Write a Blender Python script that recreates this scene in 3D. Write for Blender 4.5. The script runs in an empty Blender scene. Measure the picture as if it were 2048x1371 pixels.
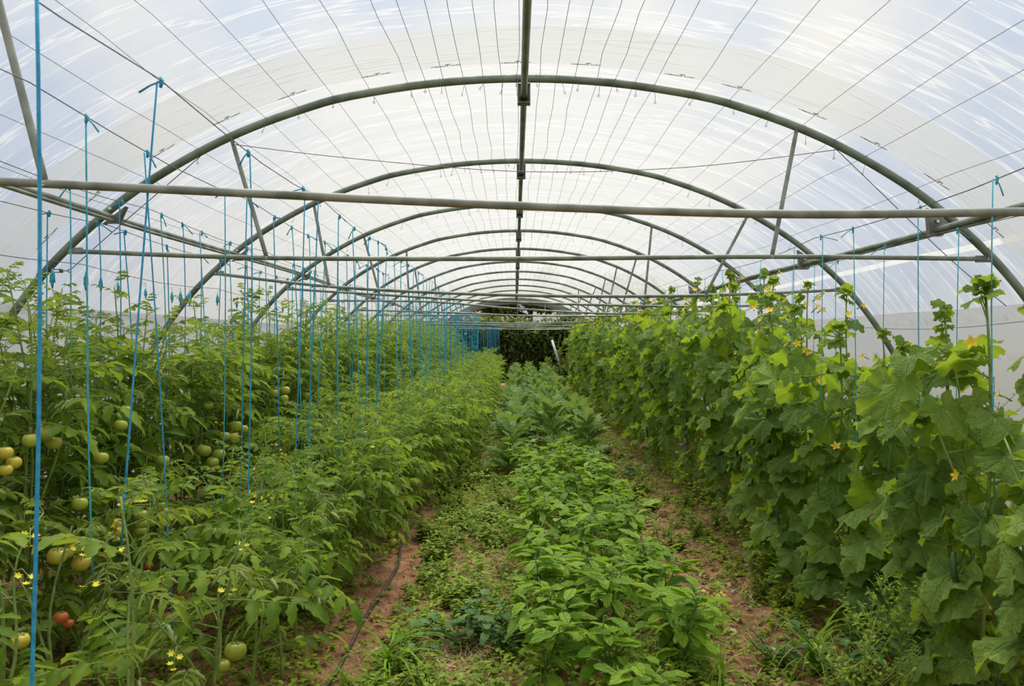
import bpy, math, random
from mathutils import Vector, Matrix, noise as mnoise

# ------------------------------------------------------------------ camera, sky, exposure
SC = bpy.context.scene
COL = SC.collection
F = 1562.0            # focal length in pixels of the 2048 px wide frame
CZ = 1.5              # eye height
VX, VY = 1030.0, 684.0
cam_d = bpy.data.cameras.new('camera')
cam_d.sensor_width = 23.6
cam_d.lens = 18.0
cam_d.clip_end = 500
cam_d.dof.use_dof = True
cam_d.dof.focus_distance = 5.5
cam_d.dof.aperture_fstop = 4.0
cam = bpy.data.objects.new('camera', cam_d)
cam.location = (0, 0, CZ)
cam.rotation_euler = (math.radians(90) - 1.5 / F, 0, 6.0 / F)
COL.objects.link(cam)
SC.camera = cam

SC.view_settings.view_transform = 'Standard'
SC.view_settings.look = 'None'
SC.view_settings.gamma = 1.0
SC.view_settings.exposure = 0.38
SC.view_settings.use_curve_mapping = False

world = bpy.data.worlds.new('sky')
SC.world = world
world.use_nodes = True
wn, wl = world.node_tree.nodes, world.node_tree.links
wn.clear()
w_out = wn.new('ShaderNodeOutputWorld')
w_bg = wn.new('ShaderNodeBackground')
w_bg.inputs['Strength'].default_value = 1.0
w_tc = wn.new('ShaderNodeTexCoord')
w_map = wn.new('ShaderNodeMapping')
w_map.inputs['Location'].default_value = (5.2, 0.1, 2.0)
w_n = wn.new('ShaderNodeTexNoise')
w_n.inputs['Scale'].default_value = 3.0
w_n.inputs['Detail'].default_value = 5.0
w_n.inputs['Roughness'].default_value = 0.5
w_r = wn.new('ShaderNodeValToRGB')
w_r.color_ramp.elements[0].position = 0.39
w_r.color_ramp.elements[0].color = (0.26, 0.41, 0.68, 1)
w_r.color_ramp.elements[1].position = 0.56
w_r.color_ramp.elements[1].color = (0.76, 0.745, 0.72, 1)
wl.new(w_tc.outputs['Generated'], w_map.inputs['Vector'])
wl.new(w_map.outputs['Vector'], w_n.inputs['Vector'])
wl.new(w_n.outputs['Fac'], w_r.inputs['Fac'])
# an overcast sky is brighter overhead than at the horizon
w_sp = wn.new('ShaderNodeSeparateXYZ')
wl.new(w_tc.outputs['Generated'], w_sp.inputs[0])
w_mr = wn.new('ShaderNodeMapRange')
w_mr.inputs['From Min'].default_value = 0.0
w_mr.inputs['From Max'].default_value = 1.0
w_mr.inputs['To Min'].default_value = 0.54
w_mr.inputs['To Max'].default_value = 1.20
wl.new(w_sp.outputs['Z'], w_mr.inputs['Value'])
w_mx = wn.new('ShaderNodeMix'); w_mx.data_type = 'RGBA'; w_mx.blend_type = 'MULTIPLY'
w_mx.inputs['Factor'].default_value = 1.0
wl.new(w_r.outputs['Color'], w_mx.inputs['A'])
wl.new(w_mr.outputs[0], w_mx.inputs['B'])
wl.new(w_mx.outputs['Result'], w_bg.inputs['Color'])
wl.new(w_bg.outputs['Background'], w_out.inputs['Surface'])

# the sun, softened by thin cloud, high ahead and a little to the right
sun_d = bpy.data.lights.new('hazy_sun', 'SUN')
sun_d.energy = 4.6
sun_d.angle = math.radians(45)
sun_d.color = (1.0, 0.94, 0.82)
sun = bpy.data.objects.new('hazy_sun', sun_d)
sun.rotation_euler = (math.radians(-28), math.radians(4), 0)
sun.location = (2, 10, 20)
COL.objects.link(sun)
SC.cycles.max_bounces = 5
SC.cycles.diffuse_bounces = 2
SC.cycles.glossy_bounces = 1
SC.cycles.transmission_bounces = 2
SC.cycles.transparent_max_bounces = 8
SC.cycles.adaptive_threshold = 0.03
SC.cycles.caustics_reflective = False
SC.cycles.caustics_refractive = False

R = random.Random(7)


def at(px, py, d):
    """the point of the place seen at a photograph pixel, d metres down the tunnel"""
    return Vector(((px - VX) * d / F, d, CZ + (VY - py) * d / F))


def proj(p):
    d = max(p[1], 0.05)
    return VX + p[0] * F / d, VY - (p[2] - CZ) * F / d, d


# ------------------------------------------------------------------ materials
def new_mat(name):
    m = bpy.data.materials.new(name)
    m.use_nodes = True
    nt = m.node_tree
    nt.nodes.clear()
    return m, nt, nt.nodes, nt.links


def out_node(n, l, sh):
    o = n.new('ShaderNodeOutputMaterial')
    l.new(sh, o.inputs['Surface'])


def noise_color(n, l, c1, c2, scale, coord='Object', detail=4, lo=0.35, hi=0.65):
    tc = n.new('ShaderNodeTexCoord')
    t = n.new('ShaderNodeTexNoise')
    t.inputs['Scale'].default_value = scale
    t.inputs['Detail'].default_value = detail
    l.new(tc.outputs[coord], t.inputs['Vector'])
    r = n.new('ShaderNodeValToRGB')
    r.color_ramp.elements[0].position = lo
    r.color_ramp.elements[1].position = hi
    r.color_ramp.elements[0].color = (*c1, 1)
    r.color_ramp.elements[1].color = (*c2, 1)
    l.new(t.outputs['Fac'], r.inputs['Fac'])
    return r.outputs['Color'], t.outputs['Fac']


def plain(name, c1, c2=None, scale=20, rough=0.6, metal=0.0, bump=0.0, spec=0.4):
    m, nt, n, l = new_mat(name)
    p = n.new('ShaderNodeBsdfPrincipled')
    col, fac = noise_color(n, l, c1, c2 or c1, scale)
    l.new(col, p.inputs['Base Color'])
    p.inputs['Roughness'].default_value = rough
    p.inputs['Metallic'].default_value = metal
    p.inputs['Specular IOR Level'].default_value = spec
    if bump:
        b = n.new('ShaderNodeBump')
        b.inputs['Strength'].default_value = bump
        b.inputs['Distance'].default_value = 0.01
        l.new(fac, b.inputs['Height'])
        l.new(b.outputs['Normal'], p.inputs['Normal'])
    out_node(n, l, p.outputs[0])
    return m


def leaf_mat(name, dark, light, under, glow, trans=0.35, rough=0.5, spec=0.12, veins=None, island=False):
    """two-sided leaf: upper colour varies leaf to leaf, paler underside, light passes through"""
    m, nt, n, l = new_mat(name)
    if island:
        geo0 = n.new('ShaderNodeNewGeometry')
        rnd = geo0.outputs['Random Per Island']
    else:
        oi = n.new('ShaderNodeObjectInfo')
        rnd = oi.outputs['Random']
    mix = n.new('ShaderNodeMix'); mix.data_type = 'RGBA'
    mix.inputs['A'].default_value = (*dark, 1)
    mix.inputs['B'].default_value = (*light, 1)
    tc = n.new('ShaderNodeTexCoord')
    ns = n.new('ShaderNodeTexNoise')
    ns.inputs['Scale'].default_value = 9.0
    ns.inputs['Detail'].default_value = 3.0
    l.new(tc.outputs['Object'], ns.inputs['Vector'])
    ad = n.new('ShaderNodeMath'); ad.operation = 'MULTIPLY_ADD'
    l.new(ns.outputs['Fac'], ad.inputs[0])
    ad.inputs[1].default_value = 0.9
    sub = n.new('ShaderNodeMath'); sub.operation = 'MULTIPLY_ADD'
    l.new(rnd, sub.inputs[0]); sub.inputs[1].default_value = 0.8; sub.inputs[2].default_value = -0.35
    l.new(sub.outputs[0], ad.inputs[2])
    ad.use_clamp = True
    l.new(ad.outputs[0], mix.inputs['Factor'])
    col = mix.outputs['Result']
    normal = None
    if veins:
        uv = n.new('ShaderNodeUVMap')
        sp = n.new('ShaderNodeSeparateXYZ')
        l.new(uv.outputs['UV'], sp.inputs[0])
        fr = n.new('ShaderNodeMath'); fr.operation = 'PINGPONG'
        l.new(sp.outputs['X'], fr.inputs[0]); fr.inputs[1].default_value = 0.5
        mu = n.new('ShaderNodeMath'); mu.operation = 'MULTIPLY'
        l.new(fr.outputs[0], mu.inputs[0]); l.new(sp.outputs['Y'], mu.inputs[1])
        mr = n.new('ShaderNodeMapRange')
        mr.inputs['From Min'].default_value = 0.004
        mr.inputs['From Max'].default_value = veins
        mr.inputs['To Min'].default_value = 1.0
        mr.inputs['To Max'].default_value = 0.0
        l.new(mu.outputs[0], mr.inputs['Value'])
        vm = n.new('ShaderNodeMix'); vm.data_type = 'RGBA'
        vf = n.new('ShaderNodeMath'); vf.operation = 'MULTIPLY'
        vf.inputs[1].default_value = 0.55
        l.new(mr.outputs[0], vf.inputs[0])
        l.new(vf.outputs[0], vm.inputs['Factor'])
        l.new(col, vm.inputs['A'])
        vm.inputs['B'].default_value = (*[min(1, c * 1.25 + 0.05) for c in light], 1)
        col = vm.outputs['Result']
        n2 = n.new('ShaderNodeTexNoise')
        n2.inputs['Scale'].default_value = 16.0
        n2.inputs['Detail'].default_value = 2.0
        l.new(tc.outputs['Object'], n2.inputs['Vector'])
        sm = n.new('ShaderNodeMath'); sm.operation = 'MULTIPLY_ADD'
        l.new(mr.outputs[0], sm.inputs[0]); sm.inputs[1].default_value = -0.6
        l.new(n2.outputs['Fac'], sm.inputs[2])
        b = n.new('ShaderNodeBump')
        b.inputs['Strength'].default_value = 0.9
        b.inputs['Distance'].default_value = 0.012
        l.new(sm.outputs[0], b.inputs['Height'])
        normal = b.outputs['Normal']
    geo = n.new('ShaderNodeNewGeometry')
    m2 = n.new('ShaderNodeMix'); m2.data_type = 'RGBA'
    l.new(geo.outputs['Backfacing'], m2.inputs['Factor'])
    l.new(col, m2.inputs['A'])
    m2.inputs['B'].default_value = (*under, 1)
    p = n.new('ShaderNodeBsdfPrincipled')
    l.new(m2.outputs['Result'], p.inputs['Base Color'])
    p.inputs['Roughness'].default_value = rough
    p.inputs['Specular IOR Level'].default_value = spec
    t = n.new('ShaderNodeBsdfTranslucent')
    gm = n.new('ShaderNodeMix'); gm.data_type = 'RGBA'
    gm.inputs['Factor'].default_value = 0.35
    gm.inputs['A'].default_value = (*glow, 1)
    l.new(col, gm.inputs['B'])
    l.new(gm.outputs['Result'], t.inputs['Color'])
    if normal:
        l.new(normal, p.inputs['Normal'])
    ms = n.new('ShaderNodeMixShader')
    ms.inputs[0].default_value = trans
    l.new(p.outputs[0], ms.inputs[1])
    l.new(t.outputs[0], ms.inputs[2])
    out_node(n, l, ms.outputs[0])
    return m


def film_mat(name, base=0.45, streak=0.4, tint=(0.97, 0.98, 0.99), streaks=True, glow=0.50):
    """milky polythene: clear part plus forward scatter; creases run round the tunnel and scatter more"""
    m, nt, n, l = new_mat(name)
    uv = n.new('ShaderNodeUVMap')
    mp = n.new('ShaderNodeMapping')
    mp.inputs['Scale'].default_value = (0.30, 3.2, 1)
    mp.inputs['Rotation'].default_value = (0, 0, 0.035)
    l.new(uv.outputs['UV'], mp.inputs['Vector'])
    ns = n.new('ShaderNodeTexNoise')
    ns.inputs['Scale'].default_value = 1.6
    ns.inputs['Detail'].default_value = 4.0
    ns.inputs['Roughness'].default_value = 0.62
    ns.inputs['Distortion'].default_value = 0.25
    l.new(mp.outputs['Vector'], ns.inputs['Vector'])
    # thin ridge lines where the noise crosses its mean
    ab = n.new('ShaderNodeMath'); ab.operation = 'SUBTRACT'; ab.inputs[1].default_value = 0.5
    l.new(ns.outputs['Fac'], ab.inputs[0])
    ab2 = n.new('ShaderNodeMath'); ab2.operation = 'ABSOLUTE'
    l.new(ab.outputs[0], ab2.inputs[0])
    mr = n.new('ShaderNodeMapRange')
    mr.inputs['From Min'].default_value = 0.0
    mr.inputs['From Max'].default_value = 0.022
    mr.inputs['To Min'].default_value = streak if streaks else 0.0
    mr.inputs['To Max'].default_value = 0.0
    l.new(ab2.outputs[0], mr.inputs['Value'])
    mr2 = n.new('ShaderNodeMapRange')
    mr2.inputs['From Min'].default_value = 0.3
    mr2.inputs['From Max'].default_value = 0.7
    mr2.inputs['To Min'].default_value = base - 0.06
    mr2.inputs['To Max'].default_value = base + 0.06
    l.new(ns.outputs['Fac'], mr2.inputs['Value'])
    sm = n.new('ShaderNodeMath'); sm.operation = 'ADD'
    l.new(mr.outputs[0], sm.inputs[0]); l.new(mr2.outputs[0], sm.inputs[1])
    lw = n.new('ShaderNodeLayerWeight')
    lw.inputs['Blend'].default_value = 0.35
    lm = n.new('ShaderNodeMath'); lm.operation = 'MULTIPLY_ADD'
    l.new(lw.outputs['Facing'], lm.inputs[0]); lm.inputs[1].default_value = 0.45
    l.new(sm.outputs[0], lm.inputs[2])
    cl = n.new('ShaderNodeMath'); cl.operation = 'MINIMUM'; cl.inputs[1].default_value = 0.96
    l.new(lm.outputs[0], cl.inputs[0])
    tr = n.new('ShaderNodeBsdfTransparent')
    tr.inputs['Color'].default_value = (*tint, 1)
    tl = n.new('ShaderNodeBsdfTranslucent')
    tl.inputs['Color'].default_value = (glow, glow, glow * .99, 1)
    df = n.new('ShaderNodeBsdfPrincipled')
    df.inputs['Base Color'].default_value = (0.85, 0.86, 0.87, 1)
    df.inputs['Roughness'].default_value = 0.25
    b = n.new('ShaderNodeBump')
    b.inputs['Strength'].default_value = 0.35
    b.inputs['Distance'].default_value = 0.02
    l.new(ns.outputs['Fac'], b.inputs['Height'])
    l.new(b.outputs['Normal'], df.inputs['Normal'])
    s1 = n.new('ShaderNodeMixShader'); s1.inputs[0].default_value = 0.10
    l.new(tl.outputs[0], s1.inputs[1]); l.new(df.outputs[0], s1.inputs[2])
    s2 = n.new('ShaderNodeMixShader')
    l.new(cl.outputs[0], s2.inputs[0])
    l.new(tr.outputs[0], s2.inputs[1]); l.new(s1.outputs[0], s2.inputs[2])
    out_node(n, l, s2.outputs[0])
    return m


M = {}
M['steel'] = plain('galvanised_steel', (0.16, 0.18, 0.15), (0.34, 0.36, 0.31), 9, 0.5, 0.35, 0.15)
M['hoop_steel'] = plain('weathered_hoop_steel', (0.12, 0.15, 0.12), (0.27, 0.31, 0.25), 6, 0.55, 0.3, 0.15)
M['plate'] = plain('bracket_steel', (0.13, 0.13, 0.12), (0.25, 0.25, 0.23), 25, 0.5, 0.4)
M['bolt'] = plain('bolt_steel', (0.55, 0.56, 0.58), (0.7, 0.7, 0.7), 60, 0.3, 0.8)
M['wire'] = plain('wire_steel', (0.10, 0.10, 0.10), (0.2, 0.2, 0.2), 30, 0.5, 0.4)
M['string'] = plain('blue_twine', (0.02, 0.27, 0.52), (0.04, 0.42, 0.66), 40, 0.6)
M['string2'] = plain('turquoise_twine', (0.03, 0.36, 0.50), (0.10, 0.52, 0.62), 40, 0.6)
M['film'] = film_mat('polythene_film', 0.32, 0.34)
M['film_side'] = film_mat('side_polythene_film', 0.66, 0.25, tint=(0.84, 0.87, 0.91), glow=0.31)
M['film_strip'] = film_mat('doubled_film', 0.35, 0.1, tint=(0.90, 0.90, 0.88))
M['film_seam'] = film_mat('film_seam', 0.85, 0.1, glow=0.78)
M['ink'] = plain('black_print', (0.03, 0.03, 0.03), (0.08, 0.08, 0.08), 80, 0.8)
M['soil'] = None
M['hose'] = plain('black_hose', (0.030, 0.027, 0.025), (0.09, 0.075, 0.065), 30, 0.45)
M['tom_leaf'] = leaf_mat('tomato_leaf', (0.055, 0.135, 0.010), (0.250, 0.360, 0.036), (0.430, 0.510, 0.200), (0.52, 0.68, 0.04), 0.36, island=True)
M['tom_stem'] = plain('tomato_stem', (0.13, 0.22, 0.04), (0.26, 0.34, 0.09), 30, 0.6)
M['cuc_leaf'] = leaf_mat('cucumber_leaf', (0.062, 0.135, 0.036), (0.290, 0.420, 0.088), (0.30, 0.46, 0.07), (0.62, 0.82, 0.02), 0.38, veins=0.035)
M['yellow_leaf'] = leaf_mat('yellowing_leaf', (0.30, 0.33, 0.07), (0.50, 0.46, 0.12), (0.45, 0.44, 0.15), (0.6, 0.6, 0.06), 0.36, veins=0.035)
M['cuc_stem'] = plain('cucumber_stem', (0.15, 0.25, 0.05), (0.32, 0.42, 0.13), 30, 0.55)
M['pep_leaf'] = leaf_mat('pepper_leaf', (0.095, 0.220, 0.010), (0.325, 0.490, 0.036), (0.24, 0.40, 0.07), (0.46, 0.74, 0.02), 0.34, rough=0.42, spec=0.25, veins=0.03)
M['pep_stem'] = plain('pepper_stem', (0.06, 0.13, 0.03), (0.16, 0.26, 0.06), 30, 0.55)
M['jag_leaf'] = leaf_mat('jagged_leaf', (0.075, 0.175, 0.028), (0.240, 0.370, 0.095), (0.36, 0.44, 0.22), (0.36, 0.54, 0.06), 0.30, veins=0.03)
M['weed_leaf'] = leaf_mat('weed_leaf', (0.085, 0.175, 0.012), (0.340, 0.430, 0.040), (0.27, 0.36, 0.07), (0.42, 0.56, 0.03), 0.3, island=True)
M['dark_weed'] = leaf_mat('dark_weed_leaf', (0.045, 0.110, 0.024), (0.140, 0.250, 0.070), (0.16, 0.25, 0.09), (0.20, 0.38, 0.04), 0.25)
M['grass'] = leaf_mat('grass_blade', (0.110, 0.240, 0.012), (0.270, 0.440, 0.030), (0.22, 0.36, 0.04), (0.36, 0.56, 0.03), 0.3)
M['tree_leaf'] = leaf_mat('tree_leaf', (0.070, 0.100, 0.022), (0.240, 0.240, 0.050), (0.14, 0.16, 0.05), (0.30, 0.32, 0.05), 0.35, island=True)
M['hedge_leaf'] = leaf_mat('hedge_leaf', (0.070, 0.110, 0.034), (0.220, 0.270, 0.070), (0.12, 0.16, 0.05), (0.22, 0.28, 0.05), 0.35, island=True)
M['bark'] = plain('bark', (0.02, 0.016, 0.012), (0.06, 0.05, 0.04), 8, 0.9, 0, 0.4)
M['dry'] = leaf_mat('dry_leaf', (0.42, 0.30, 0.18), (0.66, 0.52, 0.36), (0.45, 0.36, 0.24), (0.4, 0.3, 0.15), 0.2, island=True)
M['straw'] = leaf_mat('straw', (0.45, 0.28, 0.15), (0.75, 0.57, 0.36), (0.5, 0.36, 0.2), (0.5, 0.35, 0.15), 0.15, island=True)
M['petal'] = plain('yellow_petal', (0.80, 0.50, 0.01), (0.95, 0.68, 0.03), 40, 0.5)
M['petal2'] = plain('lemon_petal', (0.80, 0.70, 0.02), (0.95, 0.85, 0.06), 40, 0.5)
M['wpetal'] = plain('white_petal', (0.80, 0.80, 0.72), (0.9, 0.9, 0.85), 40, 0.5)
M['green_tom'] = plain('green_tomato_skin', (0.36, 0.42, 0.045), (0.54, 0.56, 0.085), 14, 0.28, spec=0.5)
M['yellow_tom'] = plain('yellowing_tomato_skin', (0.54, 0.47, 0.045), (0.72, 0.58, 0.085), 14, 0.28, spec=0.5)
M['orange_tom'] = plain('orange_tomato_skin', (0.70, 0.12, 0.03), (0.72, 0.24, 0.06), 14, 0.28, spec=0.5)
M['cucumber'] = plain('cucumber_skin', (0.020, 0.070, 0.014), (0.050, 0.130, 0.030), 40, 0.35, 0, 0.3, 0.5)
M['seed'] = plain('weed_seed', (0.06, 0.05, 0.025), (0.12, 0.13, 0.06), 30, 0.8)
M['white_paint'] = plain('white_paint', (0.62, 0.62, 0.60), (0.78, 0.78, 0.76), 15, 0.6)
M['clod'] = plain('dry_clod', (0.26, 0.11, 0.055), (0.48, 0.27, 0.16), 25, 0.95, 0, 0.4)
M['old_grass'] = plain('field_grass', (0.10, 0.13, 0.035), (0.24, 0.22, 0.09), 1.2, 0.95)

m, nt, n, l = new_mat('red_brown_soil')
p = n.new('ShaderNodeBsdfPrincipled')
c1, f1 = noise_color(n, l, (0.190, 0.084, 0.036), (0.440, 0.235, 0.115), 7, detail=8)
c2, f2 = noise_color(n, l, (0.6, 0.6, 0.6), (1.25, 1.2, 1.15), 60, detail=4)
mx = n.new('ShaderNodeMix'); mx.data_type = 'RGBA'; mx.blend_type = 'MULTIPLY'
mx.inputs['Factor'].default_value = 1.0
l.new(c1, mx.inputs['A']); l.new(c2, mx.inputs['B'])
l.new(mx.outputs['Result'], p.inputs['Base Color'])
p.inputs['Roughness'].default_value = 0.95
b = n.new('ShaderNodeBump'); b.inputs['Strength'].default_value = 0.8; b.inputs['Distance'].default_value = 0.02
l.new(f2, b.inputs['Height']); l.new(b.outputs['Normal'], p.inputs['Normal'])
out_node(n, l, p.outputs[0])
M['soil'] = m


# ------------------------------------------------------------------ geometry helpers
class G:
    """collects faces for ONE mesh"""
    def __init__(self):
        self.v, self.f, self.m, self.uv = [], [], [], []

    def add_v(self, p, uv=(0.0, 0.0)):
        self.v.append((p[0], p[1], p[2])); self.uv.append(uv)
        return len(self.v) - 1

    def face(self, idx, mat=0):
        self.f.append(tuple(idx)); self.m.append(mat)

    def merge(self, o, mx, mat_off=0):
        k = len(self.v)
        for p in o.v:
            q = mx @ Vector(p)
            self.v.append((q.x, q.y, q.z))
        self.uv += o.uv
        self.f += [tuple(i + k for i in fc) for fc in o.f]
        self.m += [i + mat_off for i in o.m]

    def tube(self, pts, rad, n=6, mat=0, cap=True):
        pts = [Vector(p) for p in pts]
        if not isinstance(rad, (list, tuple)):
            rad = [rad] * len(pts)
        rings = []
        prev = None
        for i, p in enumerate(pts):
            a = pts[max(i - 1, 0)]; b_ = pts[min(i + 1, len(pts) - 1)]
            t = (b_ - a)
            t = t.normalized() if t.length > 1e-9 else Vector((0, 0, 1))
            if prev is None:
                ref = Vector((0, 0, 1)) if abs(t.z) < 0.9 else Vector((1, 0, 0))
                u = t.cross(ref).normalized()
            else:
                u = (prev - t * prev.dot(t))
                u = u.normalized() if u.length > 1e-6 else t.orthogonal().normalized()
            prev = u
            w = t.cross(u)
            ring = []
            for k in range(n):
                a_ = 2 * math.pi * k / n
                ring.append(self.add_v(p + (u * math.cos(a_) + w * math.sin(a_)) * rad[i], (k / n, i)))
            rings.append(ring)
        for i in range(len(rings) - 1):
            for k in range(n):
                k2 = (k + 1) % n
                self.face((rings[i][k], rings[i][k2], rings[i + 1][k2], rings[i + 1][k]), mat)
        if cap and n > 2:
            self.face(list(reversed(rings[0])), mat)
            self.face(rings[-1], mat)

    def box(self, c, s, mat=0, mx=None):
        idx = []
        for dx in (-1, 1):
            for dy in (-1, 1):
                for dz in (-1, 1):
                    q = Vector((dx * s[0] / 2, dy * s[1] / 2, dz * s[2] / 2))
                    if mx:
                        q = mx @ q
                    idx.append(self.add_v(Vector(c) + q))
        for fc in ((0, 1, 3, 2), (4, 6, 7, 5), (0, 4, 5, 1), (2, 3, 7, 6), (0, 2, 6, 4), (1, 5, 7, 3)):
            self.face([idx[i] for i in fc], mat)

    def mesh(self, name, mats, smooth=True):
        me = bpy.data.meshes.new(name)
        me.from_pydata(self.v, [], self.f)
        for mm in mats:
            me.materials.append(M[mm] if isinstance(mm, str) else mm)
        me.polygons.foreach_set('material_index', self.m)
        if smooth:
            me.polygons.foreach_set('use_smooth', [True] * len(self.f))
        uvl = me.uv_layers.new(name='UVMap')
        flat = []
        for fc in self.f:
            for i in fc:
                flat += self.uv[i]
        uvl.data.foreach_set('uv', flat)
        me.update()
        return me


def obj(name, me, parent=None, mx=None):
    o = bpy.data.objects.new(name, me)
    COL.objects.link(o)
    if parent is not None:
        o.parent = parent
    if mx is not None:
        o.matrix_basis = mx
    return o


def tag(o, label=None, cat=None, group=None, kind=None):
    if label: o['label'] = label
    if cat: o['category'] = cat
    if group: o['group'] = group
    if kind: o['kind'] = kind
    return o


def root(name, loc, rz=0.0):
    o = bpy.data.objects.new(name, None)
    o.empty_display_size = 0.1
    o.location = loc
    o.rotation_euler = (0, 0, rz)
    COL.objects.link(o)
    return o


def T(p): return Matrix.Translation(Vector(p))
def RX(a): return Matrix.Rotation(a, 4, 'X')
def RY(a): return Matrix.Rotation(a, 4, 'Y')
def RZ(a): return Matrix.Rotation(a, 4, 'Z')
def S(s): return Matrix.Scale(s, 4)


ORD = ['nearest', 'second', 'third', 'fourth', 'fifth', 'sixth', 'seventh', 'eighth', 'ninth', 'tenth',
       'eleventh', 'twelfth', 'thirteenth', 'fourteenth', 'fifteenth', 'sixteenth', 'seventeenth', 'eighteenth',
       'nineteenth', 'twentieth']
for _t in ('twenty', 'thirty', 'forty', 'fifty'):
    if _t != 'twenty':
        ORD.append(_t[:-1] + 'ieth')
    ORD += [_t + '-' + q for q in ('first', 'second', 'third', 'fourth', 'fifth', 'sixth', 'seventh', 'eighth', 'ninth')]

BAY = {}


def bay(key, y):
    """'third past the fourth arch' for the thing of kind key standing at depth y"""
    k = max(0, int(math.floor((y - 2.4) / 2.0)))
    BAY[(key, k)] = BAY.get((key, k), 0) + 1
    o = ORD[BAY[(key, k)] - 1].replace('nearest', 'first')
    if k < 1:
        return o, 'before the first full arch'
    return o, 'past the %s arch' % ORD[k - 1].replace('nearest', 'first full')


# ------------------------------------------------------------------ tunnel profile
X0 = 0.05
HALF = [(0, 1.485), (.5, 1.459), (.98, 1.386), (1.25, 1.312), (1.54, 1.208), (1.80, 1.088), (2.08, .928), (2.30, .775),
        (2.49, .612), (2.66, .445), (2.82, .252), (2.96, .05), (3.10, -.19), (3.23, -.5), (3.34, -.93), (3.42, -1.5)]


def catmull(pts, per=6):
    out = []
    for i in range(len(pts) - 1):
        p0 = pts[max(i - 1, 0)]; p1 = pts[i]; p2 = pts[i + 1]; p3 = pts[min(i + 2, len(pts) - 1)]
        for k in range(per):
            t = k / per
            q = []
            for a, b_, c, d in zip(p0, p1, p2, p3):
                q.append(0.5 * (2 * b_ + (c - a) * t + (2 * a - 5 * b_ + 4 * c - d) * t * t + (3 * b_ - a - 3 * c + d) * t ** 3))
            out.append(tuple(q))
    out.append(tuple(pts[-1]))
    return out


full = [(-x, h) for x, h in reversed(HALF)] + HALF[1:]
PROF = catmull(full, 4)      # left foot to right foot, (x, height over the eye)


def prof_offset(off):
    out = []
    for i, (x, h) in enumerate(PROF):
        a = PROF[max(i - 1, 0)]; b_ = PROF[min(i + 1, len(PROF) - 1)]
        tx, th = b_[0] - a[0], b_[1] - a[1]
        L = math.hypot(tx, th)
        out.append((x - th / L * off, h + tx / L * off))
    return out


def prof_h(x, off=0.0):
    x = abs(x)
    pr = [q for q in prof_offset(off) if q[0] >= -1e-6]
    for (x1, h1), (x2, h2) in zip(pr, pr[1:]):
        if x1 <= x <= x2:
            return h1 + (h2 - h1) * (x - x1) / max(1e-9, x2 - x1)
    return pr[-1][1]


def prof_x(h):
    pr = [q for q in PROF if q[0] >= 0]
    for (x1, h1), (x2, h2) in zip(pr, pr[1:]):
        if h1 >= h >= h2:
            return x1 + (x2 - x1) * (h1 - h) / max(1e-9, h1 - h2)
    return pr[-1][0]


HOOP_Y = [0.4 + 2.0 * k for k in range(1, 14)]        # 2.4 ... 26.4
END_Y = HOOP_Y[-1]

# ------------------------------------------------------------------ the ground
g = G()
xs = [-3.6 + 0.06 * i for i in range(121)]
ys = [-3 + 0.09 * i for i in range(345)]


def soil_h(x, y):
    h = 0.035 * mnoise.noise(Vector((x * 1.3, y * 1.3, 0))) + 0.02 * mnoise.noise(Vector((x * 6, y * 6, 3))) \
        + 0.012 * mnoise.noise(Vector((x * 14, y * 14, 8)))
    for c, w, a in ((-1.25, .55, .05), (-2.2, .5, .05), (0.4, .45, .05), (1.9, .55, .05)):
        h += a * math.exp(-((x - c) / w) ** 4)
    return h


for y in ys:
    for x in xs:
        g.add_v((x, y, soil_h(x, y)), (x, y))
W = len(xs)
for j in range(len(ys) - 1):
    for i in range(W - 1):
        a = j * W + i
        g.face((a, a + 1, a + W + 1, a + W))
floor = obj('floor', g.mesh('floor', ['soil']))
tag(floor, 'reddish brown soil floor of the plastic tunnel', kind='structure')

g = G()
for (x0, x1, y0, y1) in ((-90, 90, -90, 160),):
    q = [g.add_v((x, y, -0.06)) for x, y in ((x0, y0), (x1, y0), (x1, y1), (x0, y1))]
    g.face(q)
tag(obj('ground_outside', g.mesh('ground_outside', ['old_grass'])), 'dull grassy field outside the plastic tunnel', kind='structure')

# ------------------------------------------------------------------ the film: ceiling and side walls
def film_sheet(name, i0, i1, y0, y1, ny, off, mat, wr=0.004, seed=0.0):
    pr = prof_offset(off)[i0:i1 + 1]
    gg = G()
    arc = 0.0
    arcs = []
    for k, q in enumerate(pr):
        if k:
            arc += math.hypot(q[0] - pr[k - 1][0], q[1] - pr[k - 1][1])
        arcs.append(arc)
    for j in range(ny + 1):
        y = y0 + (y1 - y0) * j / ny
        # the sheet sags a little between two hoops
        ph = ((y - 0.4) / 2.0) % 1.0
        sag = -0.006 * math.sin(math.pi * ph)
        for k, (x, h) in enumerate(pr):
            w = sag + wr * mnoise.noise(Vector((arcs[k] * 1.1 + seed, y * 5.0, seed)))
            nx, nh = x / 3.0, 0.8
            L = math.hypot(nx, nh)
            gg.add_v((X0 + x + nx / L * w, y, CZ + h + nh / L * w), (arcs[k], y))
    w_ = len(pr)
    for j in range(ny):
        for k in range(w_ - 1):
            a = j * w_ + k
            gg.face((a, a + w_, a + w_ + 1, a + 1))
    return gg.mesh(name, [mat])


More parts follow.
